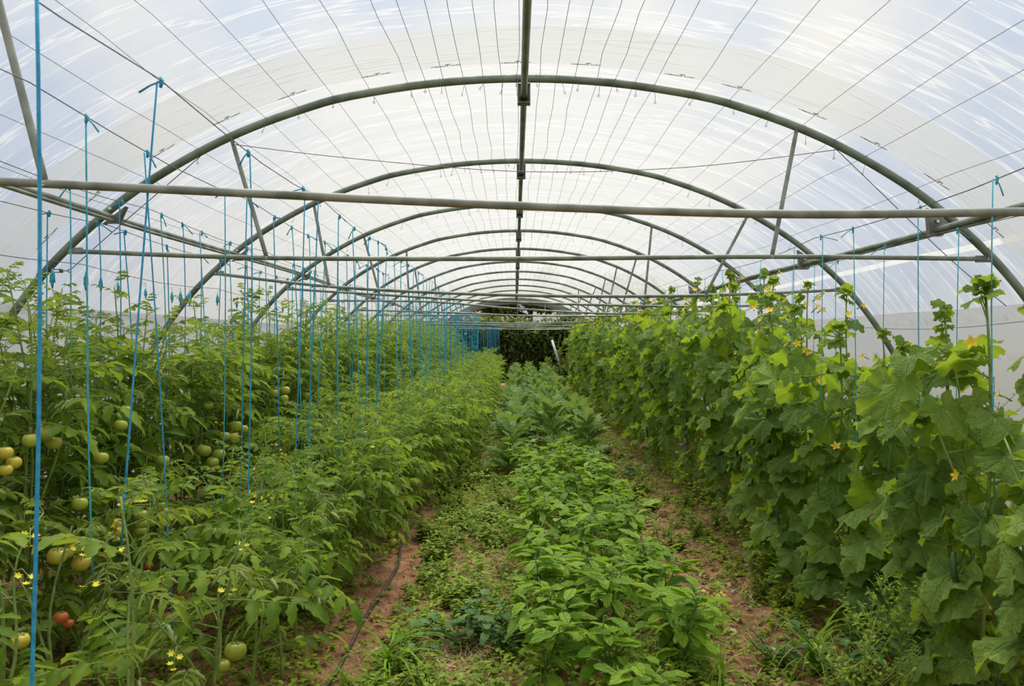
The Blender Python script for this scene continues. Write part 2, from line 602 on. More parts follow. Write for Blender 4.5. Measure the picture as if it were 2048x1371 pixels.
NP = len(PROF)
i_l = min(range(NP), key=lambda i: abs(PROF[i][1] - 0.2) + (9 if PROF[i][0] > 0 else 0))
i_r = min(range(NP), key=lambda i: abs(PROF[i][1] - 0.2) + (9 if PROF[i][0] < 0 else 0))
ceil = obj('ceiling', film_sheet('ceiling', i_l, i_r, -6, END_Y + 0.05, 330, 0.034, 'film'))
tag(ceil, 'milky transparent plastic film stretched over the arched hoops', kind='structure')
wl_ = obj('wall_left', film_sheet('wall_left', 0, i_l, -6, END_Y, 160, 0.034, 'film_side', seed=4))
tag(wl_, 'frosted plastic side film behind the tall tomatoes', kind='structure')
wr_ = obj('wall_right', film_sheet('wall_right', i_r, NP - 1, -6, END_Y, 160, 0.034, 'film_side', seed=9))
tag(wr_, 'frosted plastic side film behind the cucumbers', kind='structure')
# doubled strip of film before the first full hoop, with its printed lettering
strip = obj('film_overlap', film_sheet('film_overlap', 4, NP - 5, 3.72, 4.24, 6, 0.028, 'film_strip', 0.002), ceil)
tag(strip, 'greyer doubled band of film with small black print')


def seam(parent, h, side, y0, y1, wd=0.03):
    gg = G()
    x = prof_x(h)
    pts = []
    for k in range(40):
        y = y0 + (y1 - y0) * k / 39
        pts.append(Vector((X0 + side * (x + 0.028), y, CZ + h + 0.012 * mnoise.noise(Vector((y, h * 7, 0))))))
    pa = [gg.add_v(p_ + Vector((side * -0.012, 0, wd / 2)), (0, p_.y)) for p_ in pts]
    pb = [gg.add_v(p_ + Vector((side * 0.008, 0, -wd / 2)), (wd, p_.y)) for p_ in pts]
    for k in range(39):
        gg.face((pa[k], pa[k + 1], pb[k + 1], pb[k]))
    o = obj('film_seam', gg.mesh('film_seam', ['film_seam']), parent)
    tag(o, 'pale welded seam running along the side film')


seam(wl_, 0.19, -1, -2, END_Y, 0.05)
seam(wr_, 0.15, 1, -2, END_Y, 0.04)
seam(ceil, 0.55, 1, -2, END_Y, 0.032)
seam(wr_, -0.10, 1, -2, END_Y, 0.03)

# printed lettering, repeated round the strip
PRINT = []
s_arc = 0.0
pr = prof_offset(0.020)
acc, nxt = 0.0, 0.55
for k in range(1, NP):
    acc += math.hypot(pr[k][0] - pr[k - 1][0], pr[k][1] - pr[k - 1][1])
    if acc >= nxt and k < NP - 5:
        PRINT.append(k)
        nxt += 0.40


def text_mesh(body, size):
    cu = bpy.data.curves.new('print_tmp', 'FONT')
    cu.body = body
    cu.size = size
    cu.resolution_u = 1
    cu.offset = 0.0009
    to = bpy.data.objects.new('print_tmp', cu)
    COL.objects.link(to)
    dg = bpy.context.evaluated_depsgraph_get()
    me = bpy.data.meshes.new_from_object(to.evaluated_get(dg))
    bpy.data.objects.remove(to)
    me.materials.clear()
    me.materials.append(M['ink'])
    return me


txt_a = text_mesh('LUMINANCE  4 JOINT', 0.0165)
txt_b = text_mesh('AJES', 0.0165)
for k in PRINT:
    x, h = pr[k]
    tx, th = pr[k + 1][0] - pr[k - 1][0], pr[k + 1][1] - pr[k - 1][1]
    L = math.hypot(tx, th)
    tv = Vector((tx / L, 0, th / L))            # reading direction
    uv_ = Vector((0, -1, 0))                    # letters' up is towards the camera
    nv = tv.cross(uv_)
    mx = Matrix(((tv.x, uv_.x, nv.x, X0 + x), (tv.y, uv_.y, nv.y, 4.215), (tv.z, uv_.z, nv.z, CZ + h), (0, 0, 0, 1)))
    o = obj('printed_lettering', txt_a, strip, mx)
    o2 = obj('printed_lettering', txt_b, strip, mx @ T((0.075, 0.020, 0)))

# ------------------------------------------------------------------ hoops with tie bars, struts, brackets
BAR = {
    0: [(-700, 330), (0, 362), (500, 386), (1030, 411), (1550, 428), (2048, 424), (2700, 412)],
    1: [(132, 501), (530, 515), (1030, 517), (1545, 513), (1975, 518)],
    2: [(401, 546), (680, 574), (1030, 590), (1380, 591), (1680, 579)],
    3: [(546, 577), (700, 585), (1030, 604), (1380, 613), (1510, 609)],
    4: [(640, 601), (860, 603), (1030, 617), (1240, 627), (1425, 620)],
}
STRUT = {   # pixel of strut top and foot, left and right
    0: (((-20, 20), (88, 358)), ((2160, 60), (2150, 420))),
    1: (((463, 287), (533, 510)), ((1592, 265), (1543, 506))),
    2: (((628, 405), (658, 568)), ((1495, 445), (1410, 587))),
    3: (((728, 462), (759, 588)), ((1303, 463), (1288, 611))),
    4: (((813, 498), (818, 602)), ((1275, 517), (1240, 626))),
}

tail_me = []
for k in range(3):
    g = G()
    L = (0.045, 0.07, 0.03)[k]
    g.tube([(0, 0, 0.03), (0.002, 0, -L * 0.6), (0.008 * (k - 1), 0, -L)], 0.0013, 4)
    c = Vector((0.008 * (k - 1), 0, -L - 0.006))
    g.tube([c + Vector((0.006 * math.sin(a * math.pi / 4), 0, 0.006 * math.cos(a * math.pi / 4))) for a in range(9)], 0.0013, 4, cap=False)
    tail_me.append(g.mesh('wire_tail', ['wire']))

WIRES_R = [-2.95, -2.25, -1.64, -1.35, -1.115, -.92, -.74, -.57, -.414, -.344, -.27, -.196, -.123, -.056, .01, .09, .16, .23,
           .307, .383, .463, .54, .71, .887, 1.09, 1.32, 1.58, 1.87, 2.6]


def wire_point(r, off=0.020):
    best = None
    for x, h in prof_offset(off):
        if h <= 0.02:
            continue
        e = abs(math.atan2(X0 + x, h) - math.atan(r))
        if best is None or e < best[0]:
            best = (e, x, h)
    # refine between samples
    po = [q for q in prof_offset(off) if q[1] > 0.02]
    for (x1, h1), (x2, h2) in zip(po, po[1:]):
        f1 = (X0 + x1) - r * h1; f2 = (X0 + x2) - r * h2
        if f1 * f2 <= 0 and f1 != f2:
            t = f1 / (f1 - f2)
            return x1 + (x2 - x1) * t, h1 + (h2 - h1) * t
    return best[1], best[2]


WPTS = [wire_point(r) for r in WIRES_R]

hoop_arch = G()
pts = [Vector((X0 + x, 0, CZ + h)) for x, h in PROF]
hoop_arch.tube(pts, 0.0225, 10)
arch_me = hoop_arch.mesh('arch_tube', ['hoop_steel'])

bolt_g = G()
bolt_g.tube([(0, -0.012, 0), (0, 0.012, 0)], 0.009, 6)
bolt_me = bolt_g.mesh('bolt', ['bolt'], False)

HOOP_LABEL = ['overhead steel hoop nearest the camera, its thick tie bar crossing the whole picture',
              'first complete steel arch down the tunnel, the widest in view']
for n_ in range(len(HOOP_Y)):
    y = HOOP_Y[n_]
    s = F / y
    hp = root('steel_hoop', (0, y, 0))
    if n_ < 2:
        lb = HOOP_LABEL[n_]
    elif n_ == len(HOOP_Y) - 1:
        lb = 'last steel arch, framing the open far end of the tunnel'
    else:
        lb = ORD[n_ - 1] + ' complete grey steel arch from the camera, with tie bar and struts'
    tag(hp, lb, 'hoop', 'arched steel hoops of the tunnel')
    obj('arch_tube', arch_me, hp)
    # tie bar
    if n_ in BAR:
        bp = [((px - VX) / s, (VY - py) / s) for px, py in BAR[n_]]
        bp[0] = (X0 - prof_x(bp[0][1]) + 0.02, bp[0][1])
        bp[-1] = (X0 + prof_x(bp[-1][1]) - 0.02, bp[-1][1])
    else:
        rr = random.Random(100 + n_)
        e1, e2 = 0.47 + rr.uniform(-.03, .05), 0.47 + rr.uniform(-.05, .03)
        sg = rr.uniform(0.0, 0.07)
        bp = [(X0 - prof_x(e1) + .02, e1), (X0 - 1.2, e1 - .6 * sg), (X0, (e1 + e2) / 2 - sg), (X0 + 1.2, e2 - .6 * sg), (X0 + prof_x(e2) - .02, e2)]
    cb = catmull(bp, 6)
    g = G()
    r0 = 0.0135
    rads = [r0] * len(cb)
    g.tube([(x, 0, CZ + h) for x, h in cb], rads, 8)
    bar = obj('tie_bar', g.mesh('tie_bar', ['steel']), hp)
    for (x, h), sd in ((cb[0], 1), (cb[-1], -1)):       # flattened bolted ends
        g = G()
        g.box((x + sd * 0.035, 0, CZ + h), (0.09, 0.010, 0.038))
        en = obj('flattened_end', g.mesh('flattened_end', ['steel'], False), bar)
        if n_ < 5:
            obj('bolt', bolt_me, bar, T((x + sd * 0.012, 0, CZ + h)))

    def bar_h(x):
        for (x1, h1), (x2, h2) in zip(cb, cb[1:]):
            if x1 <= x <= x2:
                return h1 + (h2 - h1) * (x - x1) / (x2 - x1)
        return cb[0][1]
    # struts
    if n_ in STRUT:
        st = [(((a[0] - VX) / s, (VY - a[1]) / s), ((b_[0] - VX) / s, (VY - b_[1]) / s)) for a, b_ in STRUT[n_]]
    else:
        rr = random.Random(200 + n_)
        st = []
        for sd in (-1, 1):
            xt = sd * (1.58 + rr.uniform(-.1, .15)); xb = sd * (1.45 + rr.uniform(-.08, .08))
            st.append(((xt, 0), (xb, 0)))
    for (a, b_) in st:
        if n_ == len(HOOP_Y) - 1:
            break
        ha = prof_h(a[0] - X0) - 0.02
        hb = bar_h(b_[0])
        g = G()
        pa = Vector((a[0], 0, CZ + ha)); pb = Vector((b_[0], 0, CZ + hb))
        g.tube([pa, pa + (pb - pa) * 0.08, pa + (pb - pa) * 0.93, pb], [0.011, 0.0125, 0.0125, 0.012], 8)
        so = obj('strut', g.mesh('strut', ['steel']), hp)
        if n_ < 6:
            obj('bolt', bolt_me, so, T(pa + Vector((0, 0, 0.008))))
            obj('bolt', bolt_me, so, T(pb))
    # ridge bracket: a U of plate hanging from the arch and holding the ridge pipe
    g = G()
    hz = CZ + prof_h(-0.0)
    g.box((X0 - 0.033, 0, hz - 0.075), (0.006, 0.06, 0.13))
    g.box((X0 + 0.033, 0, hz - 0.075), (0.006, 0.06, 0.13))
    g.box((X0, 0, hz - 0.142), (0.072, 0.06, 0.007))
    g.box((X0, 0.028, hz - 0.08), (0.066, 0.006, 0.12))
    obj('ridge_bracket', g.mesh('ridge_bracket', ['plate'], False), hp)
    # side brackets: gusset plates to the purlins
    for sd, px_, ph_ in ((-1, -2.27, .715), (1, 2.36, .64)):
        g = G()
        xa = px_
        ha = prof_h(xa - X0)
        tri = [(xa - 0.05, ha - 0.035 + (0.02 if sd > 0 else -0.06)), (xa + 0.08, ha - 0.035 + (-0.07 if sd > 0 else 0.04)),
               (xa + 0.035, ph_ - 0.045), (xa - 0.035, ph_ - 0.045)]
        for yy in (-0.02, 0.02):
            q = [g.add_v((tx_, yy, CZ + th_)) for tx_, th_ in tri]
            g.face(q)
        for k in range(4):
            k2 = (k + 1) % 4
            g.face((k, k2, k2 + 4, k + 4))
        br = obj('purlin_bracket', g.mesh('purlin_bracket', ['plate'], False), hp)
        if n_ < 4:
            obj('bolt', bolt_me, br, T((xa, -0.022, CZ + ph_ + 0.035)))
            obj('bolt', bolt_me, br, T((xa + 0.012, -0.022, CZ + ph_ - 0.025)))
    # tails of binding wire
    if 1 <= n_ <= 4:
        rr = random.Random(300 + n_)
        for k, (x, h) in enumerate(WPTS):
            hh = prof_h(x)
            obj('wire_tail', tail_me[rr.randrange(3)], hp, T((X0 + x + rr.uniform(-.02, .02), -0.02, CZ + hh - 0.012)) @ RY(rr.uniform(-.35, .35)) @ RZ(rr.uniform(-1, 1)))

# ridge pipe and side purlins
g = G()
rh = CZ + prof_h(0) - 0.10
g.tube([(X0, y, rh) for y in [-4] + HOOP_Y], 0.0185, 10)
tag(obj('ridge_pipe', g.mesh('ridge_pipe', ['hoop_steel'])), 'long steel ridge pipe running down the middle of the roof', 'pipe')
for sd, px_, ph_, lb in ((-1, -2.27, .715, 'long steel side pipe under the arches above the tall tomatoes'),
                         (1, 2.36, .64, 'long steel side pipe under the arches above the cucumbers')):
    g = G()
    g.tube([(px_, y, CZ + ph_ + 0.012 * math.sin(y)) for y in [-4 + 0.8 * i for i in range(39)] if y < END_Y], 0.017, 8)
    g.tube([(px_ + 0.012, y, CZ + ph_ - 0.022 + 0.012 * math.sin(y)) for y in [-4 + 0.8 * i for i in range(39)] if y < END_Y], 0.010, 6)
    tag(obj('side_pipe', g.mesh('side_pipe', ['steel'])), lb, 'pipe', 'lengthwise side pipes')

# roof wires
for k, (x, h) in enumerate(WPTS):
    rr = random.Random(400 + k)
    g = G()
    pts = []
    y = -4.0
    while y < END_Y:
        # kinks between the hoops, bound down on each hoop
        ph = ((y - 0.4) / 2.0) % 1.0
        a = 0.0 if ph < 0.02 or ph > 0.98 else 0.011
        pts.append((X0 + x + rr.uniform(-a, a), y, CZ + h - 0.004 + rr.uniform(-a, a) * 0.5))
        y += 0.5
    g.tube(pts, 0.0014, 4)
    xs_ = [q[0] for q in WPTS]
    nl_ = sum(1 for q in xs_ if q < 0)
    gp = 'thin wires running lengthwise under the film'
    lb = '%s thin roof wire to the %s of the ridge pipe' % ((ORD[nl_ - 1 - k], 'left') if x < 0 else (ORD[k - nl_], 'right'))
    tag(obj('roof_wire', g.mesh('roof_wire', ['wire'])), lb, 'wire', gp)


# crop wires that carry the strings
CROP = {'B1': (-1.10, .81, 'crop wire above the inner low tomato row, hung with blue strings'),
        'B2': (-1.50, .80, 'crop wire above the outer low tomato row, hung with blue strings'),
        'A1': (-2.05, .745, 'crop wire above the inner tall tomato row, hung with blue strings'),
        'A2': (-2.30, .66, 'crop wire above the outer tall tomato row, hung with blue strings'),
        'A3': (-2.45, .44, 'low side wire near the left film carrying wound blue string bundles'),
        'C1': (1.68, .585, 'crop wire above the inner cucumber row, hung with pale blue strings'),
        'C2': (2.20, .58, 'crop wire above the outer cucumber row, hung with pale blue strings'),
        'D1': (2.88, .12, 'thin side wire stretched along the right film behind the cucumbers')}


def crop_h(key, y):
    x, h, _ = CROP[key]
    ph = ((y - 0.4) / 2.0) % 1.0
    return h - 0.03 * math.sin(math.pi * ph)


for key, (x, h, lb) in CROP.items():
    g = G()
    g.tube([(x + 0.006 * math.sin(3 * y), y, CZ + crop_h(key, y)) for y in [-1.6 + 0.5 * i for i in range(56)] if y < END_Y], 0.0021, 5)
    tag(obj('crop_wire', g.mesh('crop_wire', ['wire'])), lb, 'wire', 'crop wires')


def cable(pts, r, lb, name='brace_cable'):
    g = G()
    g.tube(catmull([tuple(q) for q in pts], 5), r, 5)
    o = tag(obj(name, g.mesh(name, ['wire'])), lb, 'cable')
    return o


cable([at(465, 288, 4.4), at(700, 316, 4.6), at(1040, 343, 4.7), at(1370, 335, 4.6), at(1672, 300, 4.4)], 0.0024,
      'thin slack cable sagging across the tunnel below the first full arch')
cable([at(400, 312, 4.45), at(330, 372, 4.45), at(225, 462, 4.45), at(140, 538, 4.5)], 0.0024,
      'thin brace cable slanting down to a turnbuckle on the left of the first full arch')
cable([at(1672, 300, 4.4), at(1760, 385, 4.4), at(1900, 520, 4.4), at(2010, 612, 4.4)], 0.0024,
      'thin brace cable slanting down the right film behind the first full arch')
tb = root('turnbuckle', at(108, 541, 4.42))
tag(tb, 'small rusty turnbuckle on the left foot of the first full arch', 'turnbuckle')
g = G()
for zz in (-0.008, 0.008):
    g.tube([(-0.03, 0, zz), (0.03, 0, zz)], 0.003, 5)
g.box((-0.035, 0, 0), (0.014, 0.016, 0.022)); g.box((0.035, 0, 0), (0.014, 0.016, 0.022))
obj('body', g.mesh('body', ['wire']), tb)
g = G()
g.tube([(0.035, 0, 0), (0.075, 0, 0)], 0.003, 5)
g.tube([(0.083 + 0.009 * math.cos(a), 0, 0.009 * math.sin(a)) for a in [i * math.pi / 4 for i in range(9)]], 0.003, 5, cap=False)
obj('eye_bolt', g.mesh('eye_bolt', ['wire']), tb)
g = G()
g.tube([(-0.035, 0, 0), (-0.085, 0, -0.004), (-0.11, 0, 0.002)], 0.003, 5)
obj('hook', g.mesh('hook', ['wire']), tb)

# gable at the far end: film band inside the last hoop, two posts
g = G()
po, pi_ = prof_offset(0.02), prof_offset(-0.20)
for (x, h), (xi, hi) in zip(po, pi_):
    g.add_v((X0 + x, END_Y + 0.03, CZ + h), (x, h))
    g.add_v((X0 + xi, END_Y + 0.03, CZ + max(hi, -1.5)), (xi, hi))
    g.add_v((X0 + x, END_Y + 0.045, CZ + h), (x, h))
    g.add_v((X0 + xi, END_Y + 0.045, CZ + max(hi, -1.5)), (xi, hi))
for k in range(NP - 1):
    a = 4 * k
    g.face((a, a + 1, a + 5, a + 4)); g.face((a + 2, a + 6, a + 7, a + 3)); g.face((a + 1, a + 3, a + 7, a + 5))
gb = obj('wall_back', g.mesh('wall_back', ['film_side']))
tag(gb, 'band of film wrapped round the open far end', kind='structure')
for k, x in enumerate((0.09, 1.02)):
    g = G()
    g.tube([(x, END_Y, CZ + .44), (x, END_Y, CZ + prof_h(x - X0))], 0.016, 6)
    tag(obj('gable_post', g.mesh('gable_post', ['steel'])),
        ('short steel post in the middle of the open far gable', 'short steel post right of the middle of the open far gable')[k], 'post')

# ------------------------------------------------------------------ leaf library
def leaflet(g, base, d, up, L, Wd, curl=0.4, droop=0.25, teeth=0.15, mat=0, hi=True, rng=R):
    d = d.normalized()
    side = d.cross(up).normalized()
    up = side.cross(d).normalized()
    ts = (0, .12, .28, .45, .62, .80, 1.0) if hi else (0, .3, .65, 1.0)
    rows = []
    tw = rng.uniform(-.25, .25)
    for i, t in enumerate(ts):
        c = base + d * (L * (t - 0.12 * droop * t * t)) - up * (droop * L * t * t)
        w = Wd * ((t ** .55) * ((1 - t) ** .75)) / 0.52
        if i in (0, len(ts) - 1):
            rows.append([g.add_v(c, (0.5, t))])
            continue
        w *= 1 + teeth * (1 if i % 2 else -1)
        sd = (side * math.cos(tw * t) + up * math.sin(tw * t))
        un = (up * math.cos(tw * t) - side * math.sin(tw * t))
        ci, co = curl * 0.4, curl * 1.6
        row = []
        if hi:
            l1 = sd * (-.55 * w * math.cos(ci)) + un * (.55 * w * math.sin(ci))
            l2 = l1 + sd * (-.45 * w * math.cos(co)) + un * (.45 * w * math.sin(co))
            r1 = sd * (.55 * w * math.cos(ci)) + un * (.55 * w * math.sin(ci))
            r2 = r1 + sd * (.45 * w * math.cos(co)) + un * (.45 * w * math.sin(co))
            row = [g.add_v(c + l2, (0, t)), g.add_v(c + l1, (.25, t)), g.add_v(c, (.5, t)), g.add_v(c + r1, (.75, t)), g.add_v(c + r2, (1, t))]
        else:
            l1 = sd * (-w * math.cos(curl)) + un * (w * math.sin(curl))
            r1 = sd * (w * math.cos(curl)) + un * (w * math.sin(curl))
            row = [g.add_v(c + l1, (0, t)), g.add_v(c, (.5, t)), g.add_v(c + r1, (1, t))]
        rows.append(row)
    for a, b_ in zip(rows, rows[1:]):
        if len(a) == 1:
            for k in range(len(b_) - 1):
                g.face((a[0], b_[k + 1], b_[k]), mat)
        elif len(b_) == 1:
            for k in range(len(a) - 1):
                g.face((a[k], a[k + 1], b_[0]), mat)
        else:
            for k in range(len(a) - 1):
                g.face((a[k], a[k + 1], b_[k + 1], b_[k]), mat)


def tomato_leaf(rng, hi=True):
    """compound leaf, unit length 1 along +Y"""
    g = G()
    dr = rng.uniform(.15, .6)

    def pos(t): return Vector((0.04 * math.sin(3 * t), t * (1 - .15 * dr * t), .16 * t - dr * t * t * .8))
    g.tube([pos(t) for t in ((0, .25, .5, .75, .95) if hi else (0, .5, .9))], ([.011, .009, .008, .006, .004] if hi else [.011, .008, .004]), 4 if hi else 3, 1, cap=False)
    cv = rng.choice([.3, .65, 1.05, 1.45]) if hi else rng.choice([.2, .5])
    up = Vector((0, 0, 1))
    for t, L in ((.34, .30), (.58, .34), (.80, .28)):
        tan = (pos(t + .02) - pos(t)).normalized()
        for sd in (-1, 1):
            d = Vector((sd * rng.uniform(.8, 1.1), tan.y * rng.uniform(.3, .6), tan.z + rng.uniform(-.3, .2)))
            leaflet(g, pos(t), d, up, L * rng.uniform(.8, 1.15), .098 * rng.uniform(.8, 1.2), cv * rng.uniform(.6, 1.3), rng.uniform(.05, .5), .20, 0, hi, rng)
        if hi and rng.random() < .8:
            sd = rng.choice((-1, 1))
            leaflet(g, pos(t - .1), Vector((sd, .2, -.1)), up, .12, .035, cv, .2, .1, 0, False, rng)
    leaflet(g, pos(.93), Vector((rng.uniform(-.2, .2), .9, -.25 - dr * .6)), up, .34, .115, cv * .8, .35, .22, 0, hi, rng)
    return g


def palm_leaf(rng, lob=1.0, pet=True):
    """cucumber leaf: petiole from the origin, lobed blade hung at its end; about 1 unit wide blade"""
    g = G()
    n = 56
    tilt = rng.uniform(.10, 1.15)        # how far the blade hangs down
    pl = rng.uniform(.55, .85) if pet else 0.0
    pe = Vector((0, pl * .8, pl * rng.uniform(.25, .65)))
    if pet:
        g.tube([(0, 0, 0), pe * .5 + Vector((0, 0, -.03)), pe], [.028, .023, .018], 5, 1, cap=False)
    phase = rng.uniform(0, 6.28)
    ruf = rng.uniform(.06, .13)
    cup = rng.uniform(-.16, .22)
    mx = T(pe) @ RX(-tilt) @ RZ(rng.uniform(-.25, .25))

    def rad(th):
        a = abs(th) / math.pi
        base = .60 - .10 * a
        for c, w, h in ((0, .30, .17), (.88, .27, .09), (1.75, .30, .07)):
            base += h * lob * math.exp(-((abs(th) - c) / w) ** 2)
        base -= .40 * max(0, (a - .88) / .12) ** 1.3
        base *= 1 + .036 * math.cos(th * 26 + phase) + .03 * math.sin(th * 9 + 2 * phase)
        return base
    rings = (0.0, .35, .7, 1.0)
    grid = []
    for ri, rf in enumerate(rings):
        row = []
        for k in range(n + 1):
            th = -math.pi + 2 * math.pi * k / n
            r_ = rad(th) * rf
            x, y = r_ * math.sin(th), r_ * math.cos(th)
            z = ruf * rf * rf * math.sin(5 * th + phase) + ruf * .6 * rf ** 3 * math.sin(11 * th + 2 * phase) - cup * abs(x) * 1.1 * rf - .28 * max(0, y) ** 2 * 1.2 - .12 * x * x
            z += .035 * math.cos(th / .88 * math.pi * 2) * rf * (1 - rf * .5) * -1
            row.append((mx @ Vector((x, y, z)), (th / .88, r_)))
        grid.append(row)
    c = g.add_v(grid[0][0][0], (0, 0))
    idx = []
    for row in grid[1:]:
        idx.append([g.add_v(p_, uv) for p_, uv in row])
    for k in range(n):
        g.face((c, idx[0][k + 1], idx[0][k]), 0)
        for a, b_ in zip(idx, idx[1:]):
            g.face((a[k], a[k + 1], b_[k + 1], b_[k]), 0)
    return g


def ovate_leaf(rng, wd=.26, jag=0.0, n=8, fold=.25, droop=.45, pet=.18):
    """simple leaf, unit length along +Y, optional coarse teeth"""
    g = G()
    up = Vector((0, 0, 1))
    rows = []
    tw = rng.uniform(-.35, .35)
    dr = droop * rng.uniform(.5, 1.4)
    g.tube([(0, 0, 0), (0, pet * .5, .02), (0, pet, .03)], [.018, .014, .012], 4, 1, cap=False)
    for i in range(n + 1):
        t = i / n
        c = Vector((0, pet + t * (1 - .2 * dr * t), .03 + .10 * t - dr * t * t * .6))
        w = wd * (t ** .62) * ((1 - t) ** .72) / .50
        if jag and 0 < i < n:
            w *= 1 + jag * (1 if i % 2 else -.8)
        if i in (0, n):
            rows.append([g.add_v(c, (0, t))])
            continue
        row = []
        for s_ in (-1, -.5, 0, .5, 1):
            fo = fold + .12 * math.sin(i * 2.1)
            x = s_ * w * math.cos(fo)
            z = abs(s_) * w * math.sin(fo) + tw * t * s_ * w
            yo = -.10 * abs(s_) * jag if i % 2 == 0 else .06 * abs(s_) * jag
            row.append(g.add_v(c + Vector((x, yo, z)), (s_ * w * 2.2, 1)))
        rows.append(row)
    for a, b_ in zip(rows, rows[1:]):
        if len(a) == 1:
            for k in range(len(b_) - 1):
                g.face((a[0], b_[k + 1], b_[k]))
        elif len(b_) == 1:
            for k in range(len(a) - 1):
                g.face((a[k], a[k + 1], b_[0]))
        else:
            for k in range(len(a) - 1):
                g.face((a[k], a[k + 1], b_[k + 1], b_[k]))
    return g


def blade(rng, n=6, w=.03, bend=.6):
    g = G()
    rows = []
    for i in range(n + 1):
        t = i / n
        ang = bend * t * t
        c = Vector((0, math.sin(ang) * t, math.cos(ang * .9) * t))
        ww = w * (1 - t) ** .6 * (0.75 + .5 * min(1, t * 4) * .5)
        if i == n:
            rows.append([g.add_v(c)])
        else:
            rows.append([g.add_v(c + Vector((-ww, .25 * ww, 0)), (0, t)), g.add_v(c, (.5, t)), g.add_v(c + Vector((ww, .25 * ww, 0)), (1, t))])
    for a, b_ in zip(rows, rows[1:]):
        if len(b_) == 1:
            g.face((a[0], a[1], b_[0])); g.face((a[1], a[2], b_[0]))
        else:
            g.face((a[0], a[1], b_[1], b_[0])); g.face((a[1], a[2], b_[2], b_[1]))
    return g


rl = random.Random(11)
TOM_HI = [tomato_leaf(rl, True) for _ in range(10)]
TOM_LO = [tomato_leaf(rl, False) for _ in range(6)]
TOM_ME = [x.mesh('leaf', ['tom_leaf', 'tom_stem']) for x in TOM_HI]
CUC = [palm_leaf(rl) for _ in range(10)]
CUC_ME = [x.mesh('leaf', ['cuc_leaf', 'cuc_stem']) for x in CUC]
CUC_YEL = [x.mesh('leaf', ['yellow_leaf', 'cuc_stem']) for x in CUC[:3]]
CUC_DRY = [x.mesh('leaf', ['dry', 'cuc_stem']) for x in CUC[3:5]]
PEP = [ovate_leaf(rl, .24, 0, 7) for _ in range(6)]
PEP_ME = [x.mesh('leaf', ['pep_leaf', 'pep_stem']) for x in PEP]
JAG = [ovate_leaf(rl, .27, .28, 13, .22, .55, .12) for _ in range(6)]
JAG_ME = [x.mesh('leaf', ['jag_leaf', 'pep_stem']) for x in JAG]
DKW = [ovate_leaf(rl, .36, .06, 6, .2, .4, .3) for _ in range(4)]
DKW_ME = [x.mesh('leaf', ['dark_weed', 'pep_stem']) for x in DKW]
BLD = [blade(rl, 7, rl.uniform(.018, .03), rl.uniform(.5, 1.5)) for _ in range(6)]
BLD_ME = [x.mesh('blade', ['grass']) for x in BLD]


def star_flower(pet_n=5, r=.5, cone=.25):
    g = G()
    for k in range(pet_n):
        a = 2 * math.pi * k / pet_n
        d = Vector((math.cos(a), math.sin(a), cone)).normalized()
        s_ = Vector((-math.sin(a), math.cos(a), 0))
        v0 = g.add_v((0, 0, 0)); v1 = g.add_v(d * r * .5 + s_ * r * .26); v2 = g.add_v(d * r + Vector((0, 0, -.08 * r))); v3 = g.add_v(d * r * .5 - s_ * r * .26)
        g.face((v0, v3, v2, v1), 0)
    return g


# tomato flower truss: stalk with four yellow stars
g = G()
g.tube([(0, 0, 0), (0, .05, .02), (0, .10, 0), (0, .13, -.03)], [.003, .0025, .002, .0015], 4, 1)
sf = star_flower(6, .016, -.2)
for k, p_ in enumerate(((.018, .06, .0), (-.016, .085, -.008), (.014, .11, -.02), (0, .135, -.035))):
    g.merge(sf, T(p_) @ RX(math.pi * .75 + .3 * k) @ RZ(k))
TRUSS_ME = g.mesh('flower_truss', ['petal2', 'tom_stem'])
g = G()
g.tube([(0, 0, 0), (0, .025, .01), (0, .045, .012)], [.003, .003, .004], 5, 1)
g.merge(star_flower(5, .026, .45), T((0, .045, .012)) @ RX(-1.3))
CFLOWER_ME = g.mesh('flower', ['petal', 'cuc_stem'])
g = G()
g.merge(star_flower(6, .008, .2), Matrix())
PFLOWER_ME = g.mesh('flower', ['wpetal'])


def fruit_mesh(mat, ribs=7, rib=.04, flat=.88):
    g = G()
    nu, nv = 20, 10
    top = g.add_v((0, 0, flat * .80)); rows = []
    for j in range(1, nv):
        ph = math.pi * j / nv
        row = []
        for i in range(nu):
            th = 2 * math.pi * i / nu
            rr = math.sin(ph) ** .85 * (1 + rib * math.cos(ribs * th) * math.sin(ph))
            z = flat * math.cos(ph) - .22 * math.exp(-(ph / .45) ** 2)
            row.append(g.add_v((rr * math.cos(th), rr * math.sin(th), z)))
        rows.append(row)
    bot = g.add_v((0, 0, -flat))
    for i in range(nu):
        i2 = (i + 1) % nu
        g.face((top, rows[0][i], rows[0][i2])); g.face((bot, rows[-1][i2], rows[-1][i]))
        for a, b_ in zip(rows, rows[1:]):
            g.face((a[i], b_[i], b_[i2], a[i2]))
    return g.mesh('tomato', [mat])


FRUIT = {k: fruit_mesh(k) for k in ('green_tom', 'yellow_tom', 'orange_tom')}
g = G()
for k in range(5):
    a = 2 * math.pi * k / 5
    d = Vector((math.cos(a), math.sin(a), 0)); s_ = Vector((-math.sin(a), math.cos(a), 0))
    q = [g.add_v((0, 0, .62)), g.add_v(d * .35 + s_ * .12 + Vector((0, 0, .78))), g.add_v(d * .75 + Vector((0, 0, .70))), g.add_v(d * .35 - s_ * .12 + Vector((0, 0, .78)))]
    g.face(q)
g.tube([(0, 0, .6), (.05, 0, 1.1), (.2, 0, 1.5)], .07, 4)
CALYX_ME = g.mesh('calyx', ['tom_stem'])

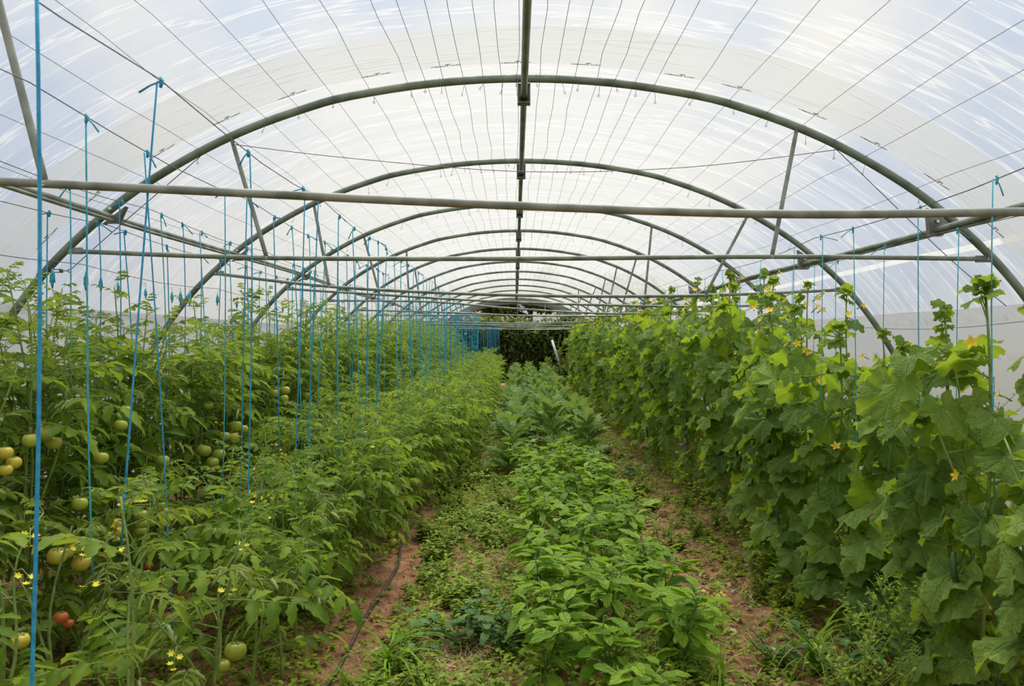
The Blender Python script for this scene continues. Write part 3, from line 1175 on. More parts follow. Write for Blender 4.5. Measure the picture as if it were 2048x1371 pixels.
# ------------------------------------------------------------------ tomatoes
FR = [  # photograph pixel, wall the fruit hangs in (x), radius in metres, colour
    (407, 900, -1.83, .048, 'g'), (437, 908, -1.83, .046, 'g'), (424, 924, -1.80, .042, 'g'), (475, 942, -1.80, .050, 'y'),
    (572, 888, -1.83, .048, 'y'), (558, 908, -1.83, .036, 'y'), (575, 918, -1.80, .042, 'y'), (590, 922, -1.82, .034, 'g'),
    (618, 812, -1.83, .048, 'y'), (636, 832, -1.83, .050, 'g'), (645, 842, -1.80, .034, 'y'), (548, 786, -1.85, .045, 'g'),
    (570, 780, -1.85, .045, 'y'), (567, 797, -1.82, .042, 'g'), (471, 852, -1.83, .050, 'g'), (485, 858, -1.80, .040, 'g'), (465, 874, -1.82, .044, 'y'),
    (416, 810, -1.85, .035, 'g'), (448, 872, -1.84, .04, 'g'), (8, 905, -1.80, .030, 'y'), (25, 925, -1.80, .030, 'y'), (8, 940, -1.80, .028, 'y'),
    (158, 1007, -1.78, .036, 'g'), (112, 1112, -1.75, .042, 'y'), (150, 1093, -1.75, .036, 'y'), (160, 1126, -1.75, .042, 'y'), (132, 1105, -1.77, .03, 'y'),
    (320, 1013, -1.80, .034, 'y'), (280, 1030, -1.80, .038, 'g'), (281, 1047, -1.80, .034, 'g'), (280, 1062, -1.80, .032, 'g'), (228, 1048, -1.78, .036, 'y'), (232, 1066, -1.78, .036, 'y'),
    (300, 1045, -1.81, .03, 'g'), (297, 1132, -1.80, .024, 'o'), (279, 1124, -1.80, .020, 'o'), (308, 1160, -1.80, .024, 'o'), (285, 1160, -1.80, .02, 'o'), (120, 1235, -1.72, .03, 'o'), (135, 1247, -1.72, .022, 'o'),
    (470, 1302, -1.15, .052, 'g'), (444, 1332, -1.17, .034, 'g'), (600, 1284, -.97, .036, 'g'), (38, 1282, -1.62, .034, 'y'), (785, 1083, -.78, .030, 'g'), (770, 1106, -.80, .018, 'g'),
    (752, 790, -1.85, .055, 'o'), (742, 832, -1.85, .05, 'o'), (724, 832, -1.85, .045, 'o'), (735, 822, -1.85, .045, 'y'), (706, 770, -1.85, .05, 'g'), (88, 865, -1.80, .04, 'g'), (105, 885, -1.8, .035, 'g'),
    (240, 850, -1.80, .034, 'g'), (250, 820, -1.8, .03, 'g'), (700, 772, -1.84, .04, 'g'), (655, 800, -1.84, .04, 'g'), (612, 790, -1.86, .04, 'g'), (690, 850, -1.8, .04, 'y'),
    (60, 880, -1.8, .036, 'g'), (200, 915, -1.8, .036, 'g'), (325, 920, -1.8, .036, 'g'),
]
FRW = []
for px, py, x, r_, c in FR:
    d = x * F / (px - VX)
    FRW.append((px, py, d, at(px, py, d), r_, {'g': 'green_tom', 'y': 'yellow_tom', 'o': 'orange_tom'}[c], x < -1.5))


def blocks_fruit(p, reach):
    px, py, d = proj(p)
    for fx, fy, fd, fp, r_, c, hi in FRW:
        if d < fd + 0.03 and d > fd - 1.0 and math.hypot(px - fx, py - fy) < r_ * F / fd + reach * F / max(d, .5):
            return True
    return False


def stem_path(rng, h, lean=(0, 0), wob=.05, n=9, base=(0, 0, 0)):
    b0 = Vector(base)
    pts = []
    a, b_ = rng.uniform(0, 6), rng.uniform(0, 6)
    for i in range(n + 1):
        t = i / n
        pts.append(b0 + Vector((lean[0] * t + wob * math.sin(a + 5 * t) * t, lean[1] * t + wob * math.sin(b_ + 4 * t) * t, h * t)))
    return pts


def path_at(pts, t):
    k = min(int(t * (len(pts) - 1)), len(pts) - 2)
    f = t * (len(pts) - 1) - k
    return pts[k].lerp(pts[k + 1], f)


def tomato_struct(rng, h, nl, nb=3, spread=.2, low=.10, size=.26):
    """stems (paths with radius) and leaf placements of one plant"""
    stems = [(stem_path(rng, h, (rng.uniform(-.06, .06), rng.uniform(-.06, .06))), .0075)]
    for k in range(nb):
        b0 = path_at(stems[0][0], rng.uniform(.12, .45))
        a = rng.uniform(0, 6.28)
        hh = (h - b0.z) * rng.uniform(.65, 1.0)
        stems.append((stem_path(rng, hh, (spread * math.cos(a), spread * math.sin(a)), base=b0), .0055))
    lv = []
    for i in range(nl):
        si = 0 if i % (nb + 1) == 0 else 1 + (i % max(1, nb)) if nb else 0
        si = min(si, len(stems) - 1)
        t = low + (1 - low) * ((i + rng.random()) / nl)
        if si:
            t = rng.uniform(.05, 1)
        p = path_at(stems[si][0], t)
        top = max(0, (p.z / h - .8) / .2)
        sz = size * rng.uniform(.75, 1.2) * (1 - .55 * top)
        az = rng.uniform(0, 6.28)
        pit = rng.uniform(-.15, .55) + .55 * top - .2 * (p.z < .35 * h)
        lv.append((rng.randrange(100), T(p) @ RZ(az) @ RX(pit) @ RY(rng.uniform(-.4, .4)) @ S(sz)))
    for k, (st, r_) in enumerate(stems):      # a rosette of young leaves on each tip
        for q in range(3):
            lv.append((rng.randrange(100), T(path_at(st, 1.0 - .02 * q)) @ RZ(q * 2.2 + k) @ RX(rng.uniform(.5, 1.0)) @ S(size * rng.uniform(.30, .5))))
    return stems, lv


TOM_FAR = {}


def far_tomato(kind, k):
    """one mesh of foliage shared by the distant plants"""
    key = (kind, k)
    if key not in TOM_FAR:
        rng = random.Random(900 + k + (50 if kind == 'A' else 0))
        h = 1.85 if kind == 'A' else 1.08
        stems, lv = tomato_struct(rng, h, 84 if kind == 'A' else 64, 4, .26 if kind == 'A' else .27)
        g1, g2 = G(), G()
        for st, r_ in stems:
            g1.tube(st, [r_ * (1 - .6 * i / (len(st) - 1)) for i in range(len(st))], 4)
        for v, mx in lv:
            g2.merge(TOM_LO[v % len(TOM_LO)], mx)
        fl = star_flower(5, .014, .2)
        for q in range(4):
            p_ = path_at(stems[q % len(stems)][0], rng.uniform(.6, 1))
            a = rng.uniform(0, 6.28)
            g2.merge(fl, T(p_ + Vector((.14 * math.cos(a), .14 * math.sin(a), 0))) @ RX(1.2), 2)
        TOM_FAR[key] = (g1.mesh('stem', ['tom_stem']), g2.mesh('foliage', ['tom_leaf', 'tom_stem', 'petal2']))
    return TOM_FAR[key]


def tomato_plant(x, y, h, near, kind, label, group, seed, nl, nb=3, spread=.2, size=.26):
    rng = random.Random(seed)
    z0 = soil_h(x, y) - 0.01
    rz = 0.0 if near else rng.uniform(0, 6.28)
    pl = root('tomato_plant', (x, y, z0), rz)
    tag(pl, label, 'tomato plant', group)
    if not near:
        sm, fm = far_tomato(kind, rng.randrange(5))
        sc = h / (1.85 if kind == 'A' else 1.08)
        pl.scale = (1, 1, sc)
        obj('stem', sm, pl)
        tag(obj('foliage', fm, pl), kind='stuff')
        return pl
    stems, lv = tomato_struct(rng, h, nl, nb, spread, size=size)
    for st, r_ in stems:
        g = G()
        g.tube(st, [r_ * (1 - .6 * i / (len(st) - 1)) for i in range(len(st))], 6)
        obj('stem', g.mesh('stem', ['tom_stem']), pl)
    base = Vector((x, y, z0))
    for v, mx in lv:
        s_ = mx.to_scale().x
        if blocks_fruit(base + mx @ Vector((0, .55, 0)), s_ * .30) or blocks_fruit(base + mx @ Vector((0, .9, -.25)), s_ * .2):
            if rng.random() < .85:
                continue
        w = base + mx @ Vector((0, .6, 0))
        if w.y < 1.15:
            continue
        obj('leaf', TOM_ME[v % len(TOM_ME)], pl, mx)
    for q in range(2):
        st = stems[rng.randrange(len(stems))][0]
        p_ = path_at(st, rng.uniform(.6, .97))
        obj('flower_truss', TRUSS_ME, pl, T(p_) @ RZ(rng.uniform(2.2, 4.4)) @ RX(rng.uniform(-.2, .5)) @ S(rng.uniform(.7, 1.0)))
    return pl


def height_A(y):
    k = [(0, 1.6), (2.6, 1.62), (3.2, 1.78), (3.9, 1.88), (4.6, 1.72), (5.4, 1.62), (6.2, 1.80), (6.8, 1.88), (7.5, 1.78), (9, 1.88), (14, 1.95), (26, 2.02)]
    for (a, b_), (c, d) in zip(k, k[1:]):
        if a <= y <= c:
            return b_ + (d - b_) * (y - a) / (c - a)
    return 2.0


PLANTS = {'A': [], 'B': []}
rp = random.Random(21)
rows = [('A', -2.02, 2.25, .42, 'inner tall row'), ('A', -2.32, 2.75, .46, 'outer tall row by the film'),
        ('B', -1.00, 1.55, .44, 'low row beside the path'), ('B', -1.46, 1.75, .47, 'low row against the tall tomatoes')]
for ri, (kind, x0, y0, dy, nm) in enumerate(rows):
    y, i = y0, 0
    while y < 25.2:
        x = x0 + rp.uniform(-.07, .07) + (.26 * min(1, max(0, (y - 4.5) / 6)) if ri == 2 else 0)
        if kind == 'A':
            h = height_A(y) * rp.uniform(.93, 1.04) * (1 if ri == 0 else .88)
            near, nl, nb, sp, sz = y < 7.5, 84, 4, .22, .27
        else:
            h = (.92 + .010 * y) * rp.uniform(.84, 1.16)
            x += rp.uniform(-.06, .06)
            near, nl, nb, sp, sz = y < 6.6, 54, 4, .20, .25
            if y < 2.2:
                nl, nb, h = 20, 1, h * 1.02
            elif y < 3.7:
                nl, nb, h = (30, 2, h * .90) if ri == 2 else (38, 3, h * .92)
        lb = '%s tomato plant %s, %s' % (*bay('t%d' % ri, y), nm)
        pl = tomato_plant(x, y, h, near, kind, lb, ('near plants of the ' if near else 'far plants of the ') + nm, 5000 + ri * 200 + i, nl, nb, sp, sz)
        PLANTS[kind].append(pl)
        y += dy * rp.uniform(.9, 1.1)
        i += 1

# hang the fruits on the nearest plant of their row
for fx, fy, fd, fp, r_, mt, isA in FRW:
    best = min(PLANTS['A' if isA else 'B'], key=lambda o: (Vector(o.location).xy - fp.xy).length)
    inv = (Matrix.Translation(best.location) @ Matrix.Rotation(best.rotation_euler.z, 4, 'Z') @ Matrix.Diagonal((*best.scale, 1))).inverted()
    rr = random.Random(int(fx * 7 + fy))
    mx = inv @ T(fp) @ RZ(rr.uniform(0, 6)) @ RX(rr.uniform(-.3, .3)) @ S(r_ * .86)
    fo = obj('tomato', FRUIT[mt], best, mx)
    tag(fo, {'green_tom': 'green tomato', 'yellow_tom': 'yellowing tomato', 'orange_tom': 'orange ripening tomato'}[mt])
    obj('calyx', CALYX_ME, fo)

# ------------------------------------------------------------------ cucumbers
def height_C(y):
    k = [(0, 1.5), (2.5, 1.62), (2.9, 1.72), (3.3, 1.48), (3.8, 1.48), (4.2, 1.60), (4.7, 1.72), (5.3, 1.90), (6.2, 1.92), (8, 1.96), (12, 2.04), (24, 2.08)]
    for (a, b_), (c, d) in zip(k, k[1:]):
        if a <= y <= c:
            return b_ + (d - b_) * (y - a) / (c - a)
    return 2.05


def cucumber_fruit(L, r_):
    g = G()
    pts = [Vector((.12 * L * math.sin(math.pi * t), 0, -L * t)) for t in [i / 10 for i in range(11)]]
    g.tube(pts, [r_ * max(.12, (math.sin(math.pi * min(1, .08 + t * .9)) ** .4)) for t in [i / 10 for i in range(11)]], 10)
    return g.mesh('cucumber', ['cucumber'])


CUCF = [cucumber_fruit(.17, .024), cucumber_fruit(.12, .012), cucumber_fruit(.09, .008)]
rc = random.Random(31)
crow = [(1.68, 2.35, .40, 'inner row beside the path'), (2.16, 2.75, .46, 'outer row near the right film')]
for ri, (x0, y0, dy, nm) in enumerate(crow):
    y, i = y0, 0
    while y < 22.5:
        rng = random.Random(7000 + ri * 300 + i)
        x = x0 + rng.uniform(-.06, .06)
        h = height_C(y) * rng.uniform(.96, 1.03)
        if ri == 1:
            h *= .86 if y < 5 else .95
        z0 = soil_h(x, y) - .01
        pl = root('cucumber_plant', (x, y, z0))
        near = i < 12
        tag(pl, '%s cucumber vine %s, %s' % (*bay('c%d' % ri, y), nm),
            'cucumber plant', ('near plants of the ' if near else 'far plants of the ') + nm)
        st = stem_path(rng, h, (rng.uniform(-.05, .05), rng.uniform(-.04, .04)), .035, 12)
        g = G()
        g.tube(st, [.0085 * (1 - .5 * k / 12) for k in range(13)], 6)
        obj('stem', g.mesh('stem', ['cuc_stem']), pl)
        side_st = []
        for q in range(2):
            b0 = path_at(st, rng.uniform(.15, .5))
            a = rng.uniform(0, 6.28)
            ss = stem_path(rng, (h - b0.z) * rng.uniform(.5, .9), (.2 * math.cos(a), .22 * math.sin(a)), .03, 7, b0)
            side_st.append(ss)
            g = G()
            g.tube(ss, [.006 * (1 - .5 * k / 7) for k in range(8)], 5)
            obj('stem', g.mesh('stem', ['cuc_stem']), pl)
        nl = (38 if y < 4.2 else 46 if y < 9 else 40) if ri == 0 else 32
        for q in range(nl):
            src = st if q % 5 < 3 else side_st[q % 2]
            t = .06 + .94 * ((q + rng.random()) / nl) if src is st else rng.uniform(.1, 1)
            p_ = path_at(src, t)
            top = max(0, (p_.z / h - .82) / .18)
            sz = rng.uniform(.095, .20) * (1 - .62 * top)
            if p_.z < .35:
                sz *= .85
            az = rng.uniform(0, 6.28)
            if ri == 0 and rng.random() < .45:          # most leaves turn to the open path side
                az = rng.uniform(.6, 2.9)
            if y + math.cos(az) * .2 < 2.0 and p_.z > .3:
                continue
            lm_, lbl = CUC_ME[rng.randrange(10)], None
            if p_.z < .45 and rng.random() < .16:
                lm_, lbl = (CUC_YEL[rng.randrange(3)], 'yellowing leaf') if rng.random() < .6 else (CUC_DRY[rng.randrange(2)], 'withered tan leaf')
            lo_ = obj('leaf', lm_, pl, T(p_) @ RZ(az) @ RX(rng.uniform(-.45, .6) + .5 * top) @ RY(rng.uniform(-.75, .75)) @ S(sz))
            if lbl:
                tag(lo_, lbl)
        for q in range(12 if y < 6.5 and ri == 0 else 4):   # old broad leaves close to the ground
            p_ = path_at(st, rng.uniform(.08, .42))
            az = rng.uniform(.4, 3.0) if q % 3 else rng.uniform(0, 6.28)
            obj('leaf', CUC_ME[rng.randrange(10)], pl, T(p_) @ RZ(az) @ RX(rng.uniform(-.3, .25)) @ RY(rng.uniform(-.35, .35)) @ S(rng.uniform(.14, .21)))
        for q in range(3):                               # folded young leaves on the tip
            obj('leaf', CUC_ME[rng.randrange(10)], pl, T(st[-1] - Vector((0, 0, .015 * q))) @ RZ(q * 2.1 + rng.random()) @ RX(rng.uniform(.95, 1.5)) @ S(rng.uniform(.045, .075)))
        for q in range(7 if y > 4.2 else 2):
            t = rng.uniform(.80, 1.0) if q % 3 else rng.uniform(.25, .8)
            obj('flower', CFLOWER_ME, pl, T(path_at(st, t)) @ RZ(rng.uniform(1.0, 4.6)) @ RX(rng.uniform(-.1, .6)) @ T((0, rng.uniform(.04, .12), 0)) @ S(rng.uniform(.9, 1.35)))
        if rng.random() < (.7 if y < 9 else .3):
            t = rng.uniform(.25, .7)
            a = rng.uniform(1.0, 2.6)
            p_ = path_at(st, t) + Vector((-.16 * math.sin(a), .16 * math.cos(a), 0))
            obj('cucumber', CUCF[rng.randrange(3)], pl, T(p_) @ RZ(rng.uniform(0, 6)) @ RX(rng.uniform(-.3, .3)))
        y += dy * rng.uniform(.9, 1.1)
        i += 1

# ------------------------------------------------------------------ peppers
rq = random.Random(41)
pi_n = 0
spots = []
for k, (x0, y0) in enumerate(((.13, 3.15), (.42, 2.75), (.70, 3.1))):
    y = y0
    while y < 8.4:
        spots.append((x0 + rq.uniform(-.06, .06), y + rq.uniform(-.04, .04), k))
        y += .36 * rq.uniform(.9, 1.1)
cnt = [0, 0, 0]
PROW = ['left-hand line of the pepper bed', 'middle line of the pepper bed', 'right-hand line of the pepper bed']
for (x, y, k) in spots:
    rng = random.Random(8000 + pi_n)
    h = rng.uniform(.30, .44)
    z0 = soil_h(x, y) - .01
    pl = root('pepper_plant', (x, y, z0))
    tag(pl, '%s glossy pepper plant from the camera in the %s' % (ORD[cnt[k]], PROW[k]), 'pepper plant', 'pepper plants in the middle bed')
    cnt[k] += 1; pi_n += 1
    st = stem_path(rng, h, (0, 0), .02, 5)
    stems = [st]
    for q in range(3):
        a = q * 2.1 + rng.random()
        b0 = path_at(st, rng.uniform(.35, .6))
        stems.append(stem_path(rng, h * rng.uniform(.45, .65), (.10 * math.cos(a), .10 * math.sin(a)), .02, 5, b0))
    g = G()
    for ss in stems:
        g.tube(ss, [.005 * (1 - .5 * i / (len(ss) - 1)) for i in range(len(ss))], 5)
    obj('stem', g.mesh('stem', ['pep_stem']), pl)
    for q in range(60):
        ss = stems[q % 4]
        t = rng.uniform(.35, 1.0)
        p_ = path_at(ss, t)
        top = p_.z / (h * 1.1)
        obj('leaf', PEP_ME[rng.randrange(6)], pl, T(p_) @ RZ(rng.uniform(0, 6.28)) @ RX(rng.uniform(-.35, .25) + .35 * max(0, top - .7)) @ RY(rng.uniform(-.4, .4)) @ S(rng.uniform(.08, .15)))
    for q in range(1):
        p_ = path_at(stems[rng.randrange(4)], rng.uniform(.7, .95)) + Vector((rng.uniform(-.05, .05), -.05, -.01))
        obj('flower', PFLOWER_ME, pl, T(p_) @ RX(rng.uniform(1.2, 2.2)))

# ------------------------------------------------------------------ jagged grey-green plants further down the bed
rj = random.Random(51)
spots = []
for k, x0 in enumerate((-.02, .42, .86)):
    y = 8.6 + .25 * k
    while y < 24.5:
        spots.append((x0 + rj.uniform(-.08, .08), y, k))
        y += .52 * rj.uniform(.9, 1.1)
cnt = [0, 0, 0]
JROW = ['left line', 'middle line', 'right line']
for ji, (x, y, k) in enumerate(spots):
    rng = random.Random(9000 + ji)
    h = rng.uniform(.45, .62) + .012 * (y - 8)
    pl = root('jagged_leaf_plant', (x, y, soil_h(x, y) - .01))
    if y < 13:
        tag(pl, '%s grey-green plant with jagged leaves beyond the peppers, %s' % (ORD[cnt[k]], JROW[k]), 'vegetable plant', 'jagged plants beyond the peppers')
    else:
        tag(pl, '%s jagged-leaved plant %s, %s of the middle bed' % (*bay('j%d' % k, y), JROW[k]), 'vegetable plant', 'distant plants of the middle bed')
    cnt[k] += 1
    st = stem_path(rng, h, (0, 0), .03, 5)
    g = G()
    g.tube(st, [.009, .008, .007, .006, .005, .004], 5)
    obj('stem', g.mesh('stem', ['pep_stem']), pl)
    for q in range(24):
        t = rng.uniform(.15, 1.0)
        p_ = path_at(st, t)
        obj('leaf', JAG_ME[rng.randrange(6)], pl, T(p_) @ RZ(rng.uniform(0, 6.28)) @ RX(.25 + .85 * t * rng.uniform(.6, 1.2)) @ RY(rng.uniform(-.3, .3)) @ S(rng.uniform(.22, .36) * (1 - .30 * t) * (1.2 if y < 12 else 1.0)))

# ------------------------------------------------------------------ blue strings
def string_obj(x, y, ztop, zbot, xb, yb, r_, label, group, mat, knot=True, seed=0):
    rng = random.Random(seed)
    so = root('support_string', (x, y, ztop))
    tag(so, label, 'string', group)
    g = G()
    n = 8
    pts = []
    for i in range(n + 1):
        t = i / n
        pts.append(((xb - x) * t + .012 * math.sin(3.1 * t + seed), (yb - y) * t + .008 * math.sin(5 * t), (zbot - ztop) * t))
    g.tube(pts, r_, 5)
    obj('twine', g.mesh('twine', [mat]), so)
    if knot:
        g = G()
        g.tube([(0, 0, .012), (.004, 0, 0), (0, 0, -.02)], [r_ * 1.6, r_ * 2.2, r_ * 1.4], 6)
        a = rng.choice([-1, 1]) * rng.uniform(.3, 1.4)
        L = rng.uniform(.05, .10)
        g.tube([(0, 0, 0), (L * .5 * math.sin(a), 0, -L * .35 * math.cos(a)), (L * math.sin(a), .0, -L * math.cos(a) * .9)], [r_, r_ * .9, r_ * 1.1], 5)
        obj('knot', g.mesh('knot', [mat]), so)
    return so


HERO = [  # pixel of top, pixel of foot, wire
    (170, 228, 187, 1150, 'B2'), (320, 160, 237, 1100, 'B1'), (293, 298, 340, 1268, 'B2'), (450, 352, 436, 1265, 'B2'), (495, 290, 500, 1075, 'B1'),
    (605, 355, 590, 1130, 'B1'), (137, 360, 150, 900, 'A1'), (96, 394, 92, 800, 'A2'), (242, 402, 236, 760, 'A1'), (322, 448, 330, 880, 'A1'), (363, 470, 368, 860, 'A1'), (192, 440, 205, 820, 'A2'),
]
used = {}
so = string_obj(-.983, 1.6, CZ + .80, .25, -1.005, 1.6, .0042, 'thick out of focus blue string nearest the camera at the left edge', 'blue strings over the tomatoes', 'string', False)
for k, (px, py, qx, qy, w) in enumerate(HERO):
    x = CROP[w][0]
    d = x * F / (px - VX)
    zt = CZ + crop_h(w, d)
    zb = max(.05, CZ + (VY - qy) * d / F)
    xb = (qx - VX) * d / F
    used.setdefault(w, []).append(d)
    lb = '%s blue string from the camera tied to the %s' % (ORD[len(used[w]) - 1], CROP[w][2].split(' above ')[1].split(',')[0] + ' wire')
    string_obj(x, d, zt, zb, xb, d, .0032, lb, 'blue strings over the tomatoes', 'string' if k % 3 else 'string2', True, 600 + k)
k = 700
for w, y0, dy in (('B1', 3.9, .46), ('B2', 4.4, .47), ('A1', 5.0, .46), ('A2', 4.6, .50)):
    y = max([y0] + [q + .3 for q in used.get(w, [])])
    x = CROP[w][0]
    while y < 24:
        rng = random.Random(k)
        row = CROP[w][2].split(' above ')[1].split(',')[0]
        string_obj(x, y, CZ + crop_h(w, y), rng.uniform(.1, .5), x + rng.uniform(-.10, .10), y, .0030 + .00012 * y,
                   '%s blue string %s over %s' % (*bay('s' + w, y), row), 'further strings over ' + row, 'string2' if rng.random() < .6 else 'string', y < 9, k)
        y += dy * rng.uniform(.6, 1.3)
        k += 1
for q in range(34):          # unused bunch at the far end
    rng = random.Random(k)
    x = -1.25 + .75 * rng.random() ** .8; y = rng.uniform(21.5, 26)
    string_obj(x, y, CZ + .62 + rng.uniform(-.05, .05), 1.15 + rng.uniform(-.06, .06), x + rng.uniform(-.03, .03), y, .0038,
               'unused blue string in the dense bunch at the far end', 'unused strings at the far end', 'string', False, k)
    k += 1
CH = [(1990, 352, 1985, 830, 'C1'), (1838, 405, 1832, 740, 'C1'), (1704, 440, 1712, 760, 'C1'), (1640, 474, 1640, 700, 'C1'), (1912, 445, 1918, 600, 'C2'), (1768, 488, 1775, 700, 'C2'), (1674, 516, 1675, 660, 'C2')]
used = {}
for q, (px, py, qx, qy, w) in enumerate(CH):
    x = CROP[w][0]
    d = x * F / (px - VX)
    used.setdefault(w, []).append(d)
    lb = '%s pale blue string from the camera over the %s cucumber row' % (ORD[len(used[w]) - 1], 'inner' if w == 'C1' else 'outer')
    string_obj(x, d, CZ + crop_h(w, d), .15, (qx - VX) * d / F, d, .0024, lb, 'strings over the cucumbers', 'string2', True, 1500 + q)
for w in ('C1', 'C2'):
    y = max(used[w]) + .4
    while y < 15:
        rng = random.Random(k)
        string_obj(CROP[w][0], y, CZ + crop_h(w, y), .2, CROP[w][0] + rng.uniform(-.04, .04), y, .0024,
                   '%s pale blue string %s over the %s cucumber row' % (*bay('s' + w, y), 'inner' if w == 'C1' else 'outer'),
                   'further strings over the %s cucumbers' % ('inner' if w == 'C1' else 'outer'), 'string2', False, k)
        y += .5 * rng.uniform(.8, 1.3); k += 1

# wound bundles of spare string on wire hooks along the left
g = G()
g.tube([(0, 0, .075), (.004, 0, .03), (-.003, 0, -.02), (0, 0, -.075)], [.006, .015, .015, .005], 7)
for a in range(5):
    g.tube([(.016 * math.cos(a * 1.3), .016 * math.sin(a * 1.3), .035), (.018 * math.cos(a * 1.3 + .6), .018 * math.sin(a * 1.3 + .6), -.03)], .003, 4)
BUND = g.mesh('wound_string', ['string2'])
g = G()
g.tube([(0, 0, .06), (.002, 0, .09), (.012, 0, .105), (.022, 0, .095)], .002, 4)
g.tube([(0, 0, -.07), (.004, 0, -.12)], .0016, 4)
HOOK = g.mesh('wire_hook', ['wire'])
bl = [(75, 500), (103, 525), (170, 512), (200, 516), (235, 520), (290, 524), (343, 540), (360, 547), (378, 556), (434, 572), (473, 575), (491, 570), (565, 590), (612, 596), (630, 595), (660, 612), (672, 610), (682, 611), (690, 613)]
for q, (px, py) in enumerate(bl):
    d = CROP['A3'][0] * F / (px - VX)
    zz = CZ + crop_h('A3', d) - .09
    bo = root('string_bundle', (CROP['A3'][0], d, zz), q * .7)
    lb = ('%s wound bundle of spare blue string hanging along the left side' % ORD[q].replace('nearest', 'leftmost')) if q < 12 else '%s small far bundle of spare blue string along the left side' % ORD[q - 12].replace('nearest', 'first')
    tag(bo, lb, 'string bundle', 'wound bundles of spare string' if q < 12 else 'far bundles of spare string')
    obj('wound_string', BUND, bo, S(.60 + .12 * math.sin(q)))
    obj('wire_hook', HOOK, bo, S(.7))

# ------------------------------------------------------------------ drip hoses
for x, lb in ((-.80, 'dusty black drip hose on the soil along the low tomato row'),):
    g = G()
    g.tube([(x + .03 * math.sin(y * 1.7) + .02 * math.sin(y * 4.1), y, soil_h(x, y) + .012) for y in [1.5 + .2 * i for i in range(110)]], .009, 6)
    tag(obj('drip_hose', g.mesh('drip_hose', ['hose'])), lb, 'hose')

# ------------------------------------------------------------------ weeds, grass, straw
def grass_tuft(px, py, n, L, label, seed, spread=1.0):
    d = CZ * F / (py - VY)
    p_ = at(px, py, d)
    rng = random.Random(seed)
    tf = root('grass_tuft', (p_.x, d, soil_h(p_.x, d) - .01))
    tag(tf, label, 'grass', 'grass tufts among the crops')
    for k in range(n):
        a = rng.uniform(0, 6.28)
        obj('blade', BLD_ME[rng.randrange(6)], tf, T((.03 * math.cos(a), .03 * math.sin(a), 0)) @ RZ(a + 1.57 + rng.uniform(-.5, .5)) @ RX(-rng.uniform(.05, .55) * spread) @ S(L * rng.uniform(.55, 1.1)))


grass_tuft(775, 1352, 32, .38, 'bright green grass tuft on bare soil beside the low tomatoes', 1)
grass_tuft(850, 1362, 14, .20, 'smaller grass tuft right of the bright tuft beside the low tomatoes', 2)
grass_tuft(1035, 1240, 8, .30, 'few upright grass blades at the left edge of the pepper bed', 3, .4)
grass_tuft(1345, 1330, 24, .36, 'arching grass tuft at the near right edge of the pepper bed', 4)
grass_tuft(1625, 1345, 26, .42, 'arching grass tuft under the nearest cucumber leaves', 5)
grass_tuft(1700, 1300, 14, .30, 'grass tuft deeper under the cucumber vines', 6)
grass_tuft(960, 1000, 14, .26, 'grass tuft in the left path beside the peppers', 7)
grass_tuft(905, 990, 14, .24, 'grass tuft against the low tomatoes halfway down the path', 8)
grass_tuft(1310, 1080, 12, .24, 'grass tuft at the right edge of the pepper bed', 9)
grass_tuft(690, 1395, 14, .24, 'grass tuft at the bottom edge by the drip hose', 10)
grass_tuft(1180, 1000, 12, .34, 'tall grass tuft standing among the peppers', 12, .5)
grass_tuft(1440, 1380, 16, .30, 'grass tuft at the bottom edge in the right path', 13)


def leafy_weed(px, py, n, hgt, wid, label, seed, meshes, sz, stemmat='pep_stem'):
    d = CZ * F / (py - VY)
    p_ = at(px, py, d)
    rng = random.Random(seed)
    wd = root('leafy_weed', (p_.x, d, soil_h(p_.x, d) - .01))
    tag(wd, label, 'weed', 'leafy weeds on the paths')
    stems = []
    g = G()
    for k in range(7):
        a = rng.uniform(0, 6.28)
        ss = stem_path(rng, hgt * rng.uniform(.6, 1), (wid * math.cos(a) * rng.random(), wid * math.sin(a) * rng.random()), .02, 4)
        stems.append(ss)
        g.tube(ss, .003, 4)
    obj('stem', g.mesh('stem', [stemmat]), wd)
    for k in range(n):
        obj('leaf', meshes[rng.randrange(len(meshes))], wd, T(path_at(rng.choice(stems), rng.uniform(.2, 1))) @ RZ(rng.uniform(0, 6.28)) @ RX(rng.uniform(-.3, .5)) @ S(sz * rng.uniform(.7, 1.2)))


leafy_weed(930, 1290, 90, .26, .26, 'dark grey-green leafy weed clump left of the nearest peppers', 21, DKW_ME, .075)
leafy_weed(1010, 1310, 60, .22, .20, 'dark leafy weed clump touching the nearest peppers', 22, DKW_ME, .075)
leafy_weed(800, 1330, 30, .18, .15, 'small dark weed behind the bright grass tuft', 23, DKW_ME, .06)
leafy_weed(1700, 1380, 70, .28, .28, 'dark leafy weed at the bottom edge under the cucumbers', 24, DKW_ME, .065)
leafy_weed(1560, 1330, 50, .20, .22, 'low dark weed in the shade of the cucumbers by the path', 25, DKW_ME, .06)
leafy_weed(1260, 960, 60, .22, .25, 'dark weed by the cucumber edge halfway down the right path', 26, DKW_ME, .07)
leafy_weed(1380, 1330, 40, .22, .16, 'bright young pepper-like weed at the near end of the right path', 27, PEP_ME, .11)
leafy_weed(1930, 1400, 60, .30, .3, 'dark leafy weed in the bottom right corner', 28, DKW_ME, .07)


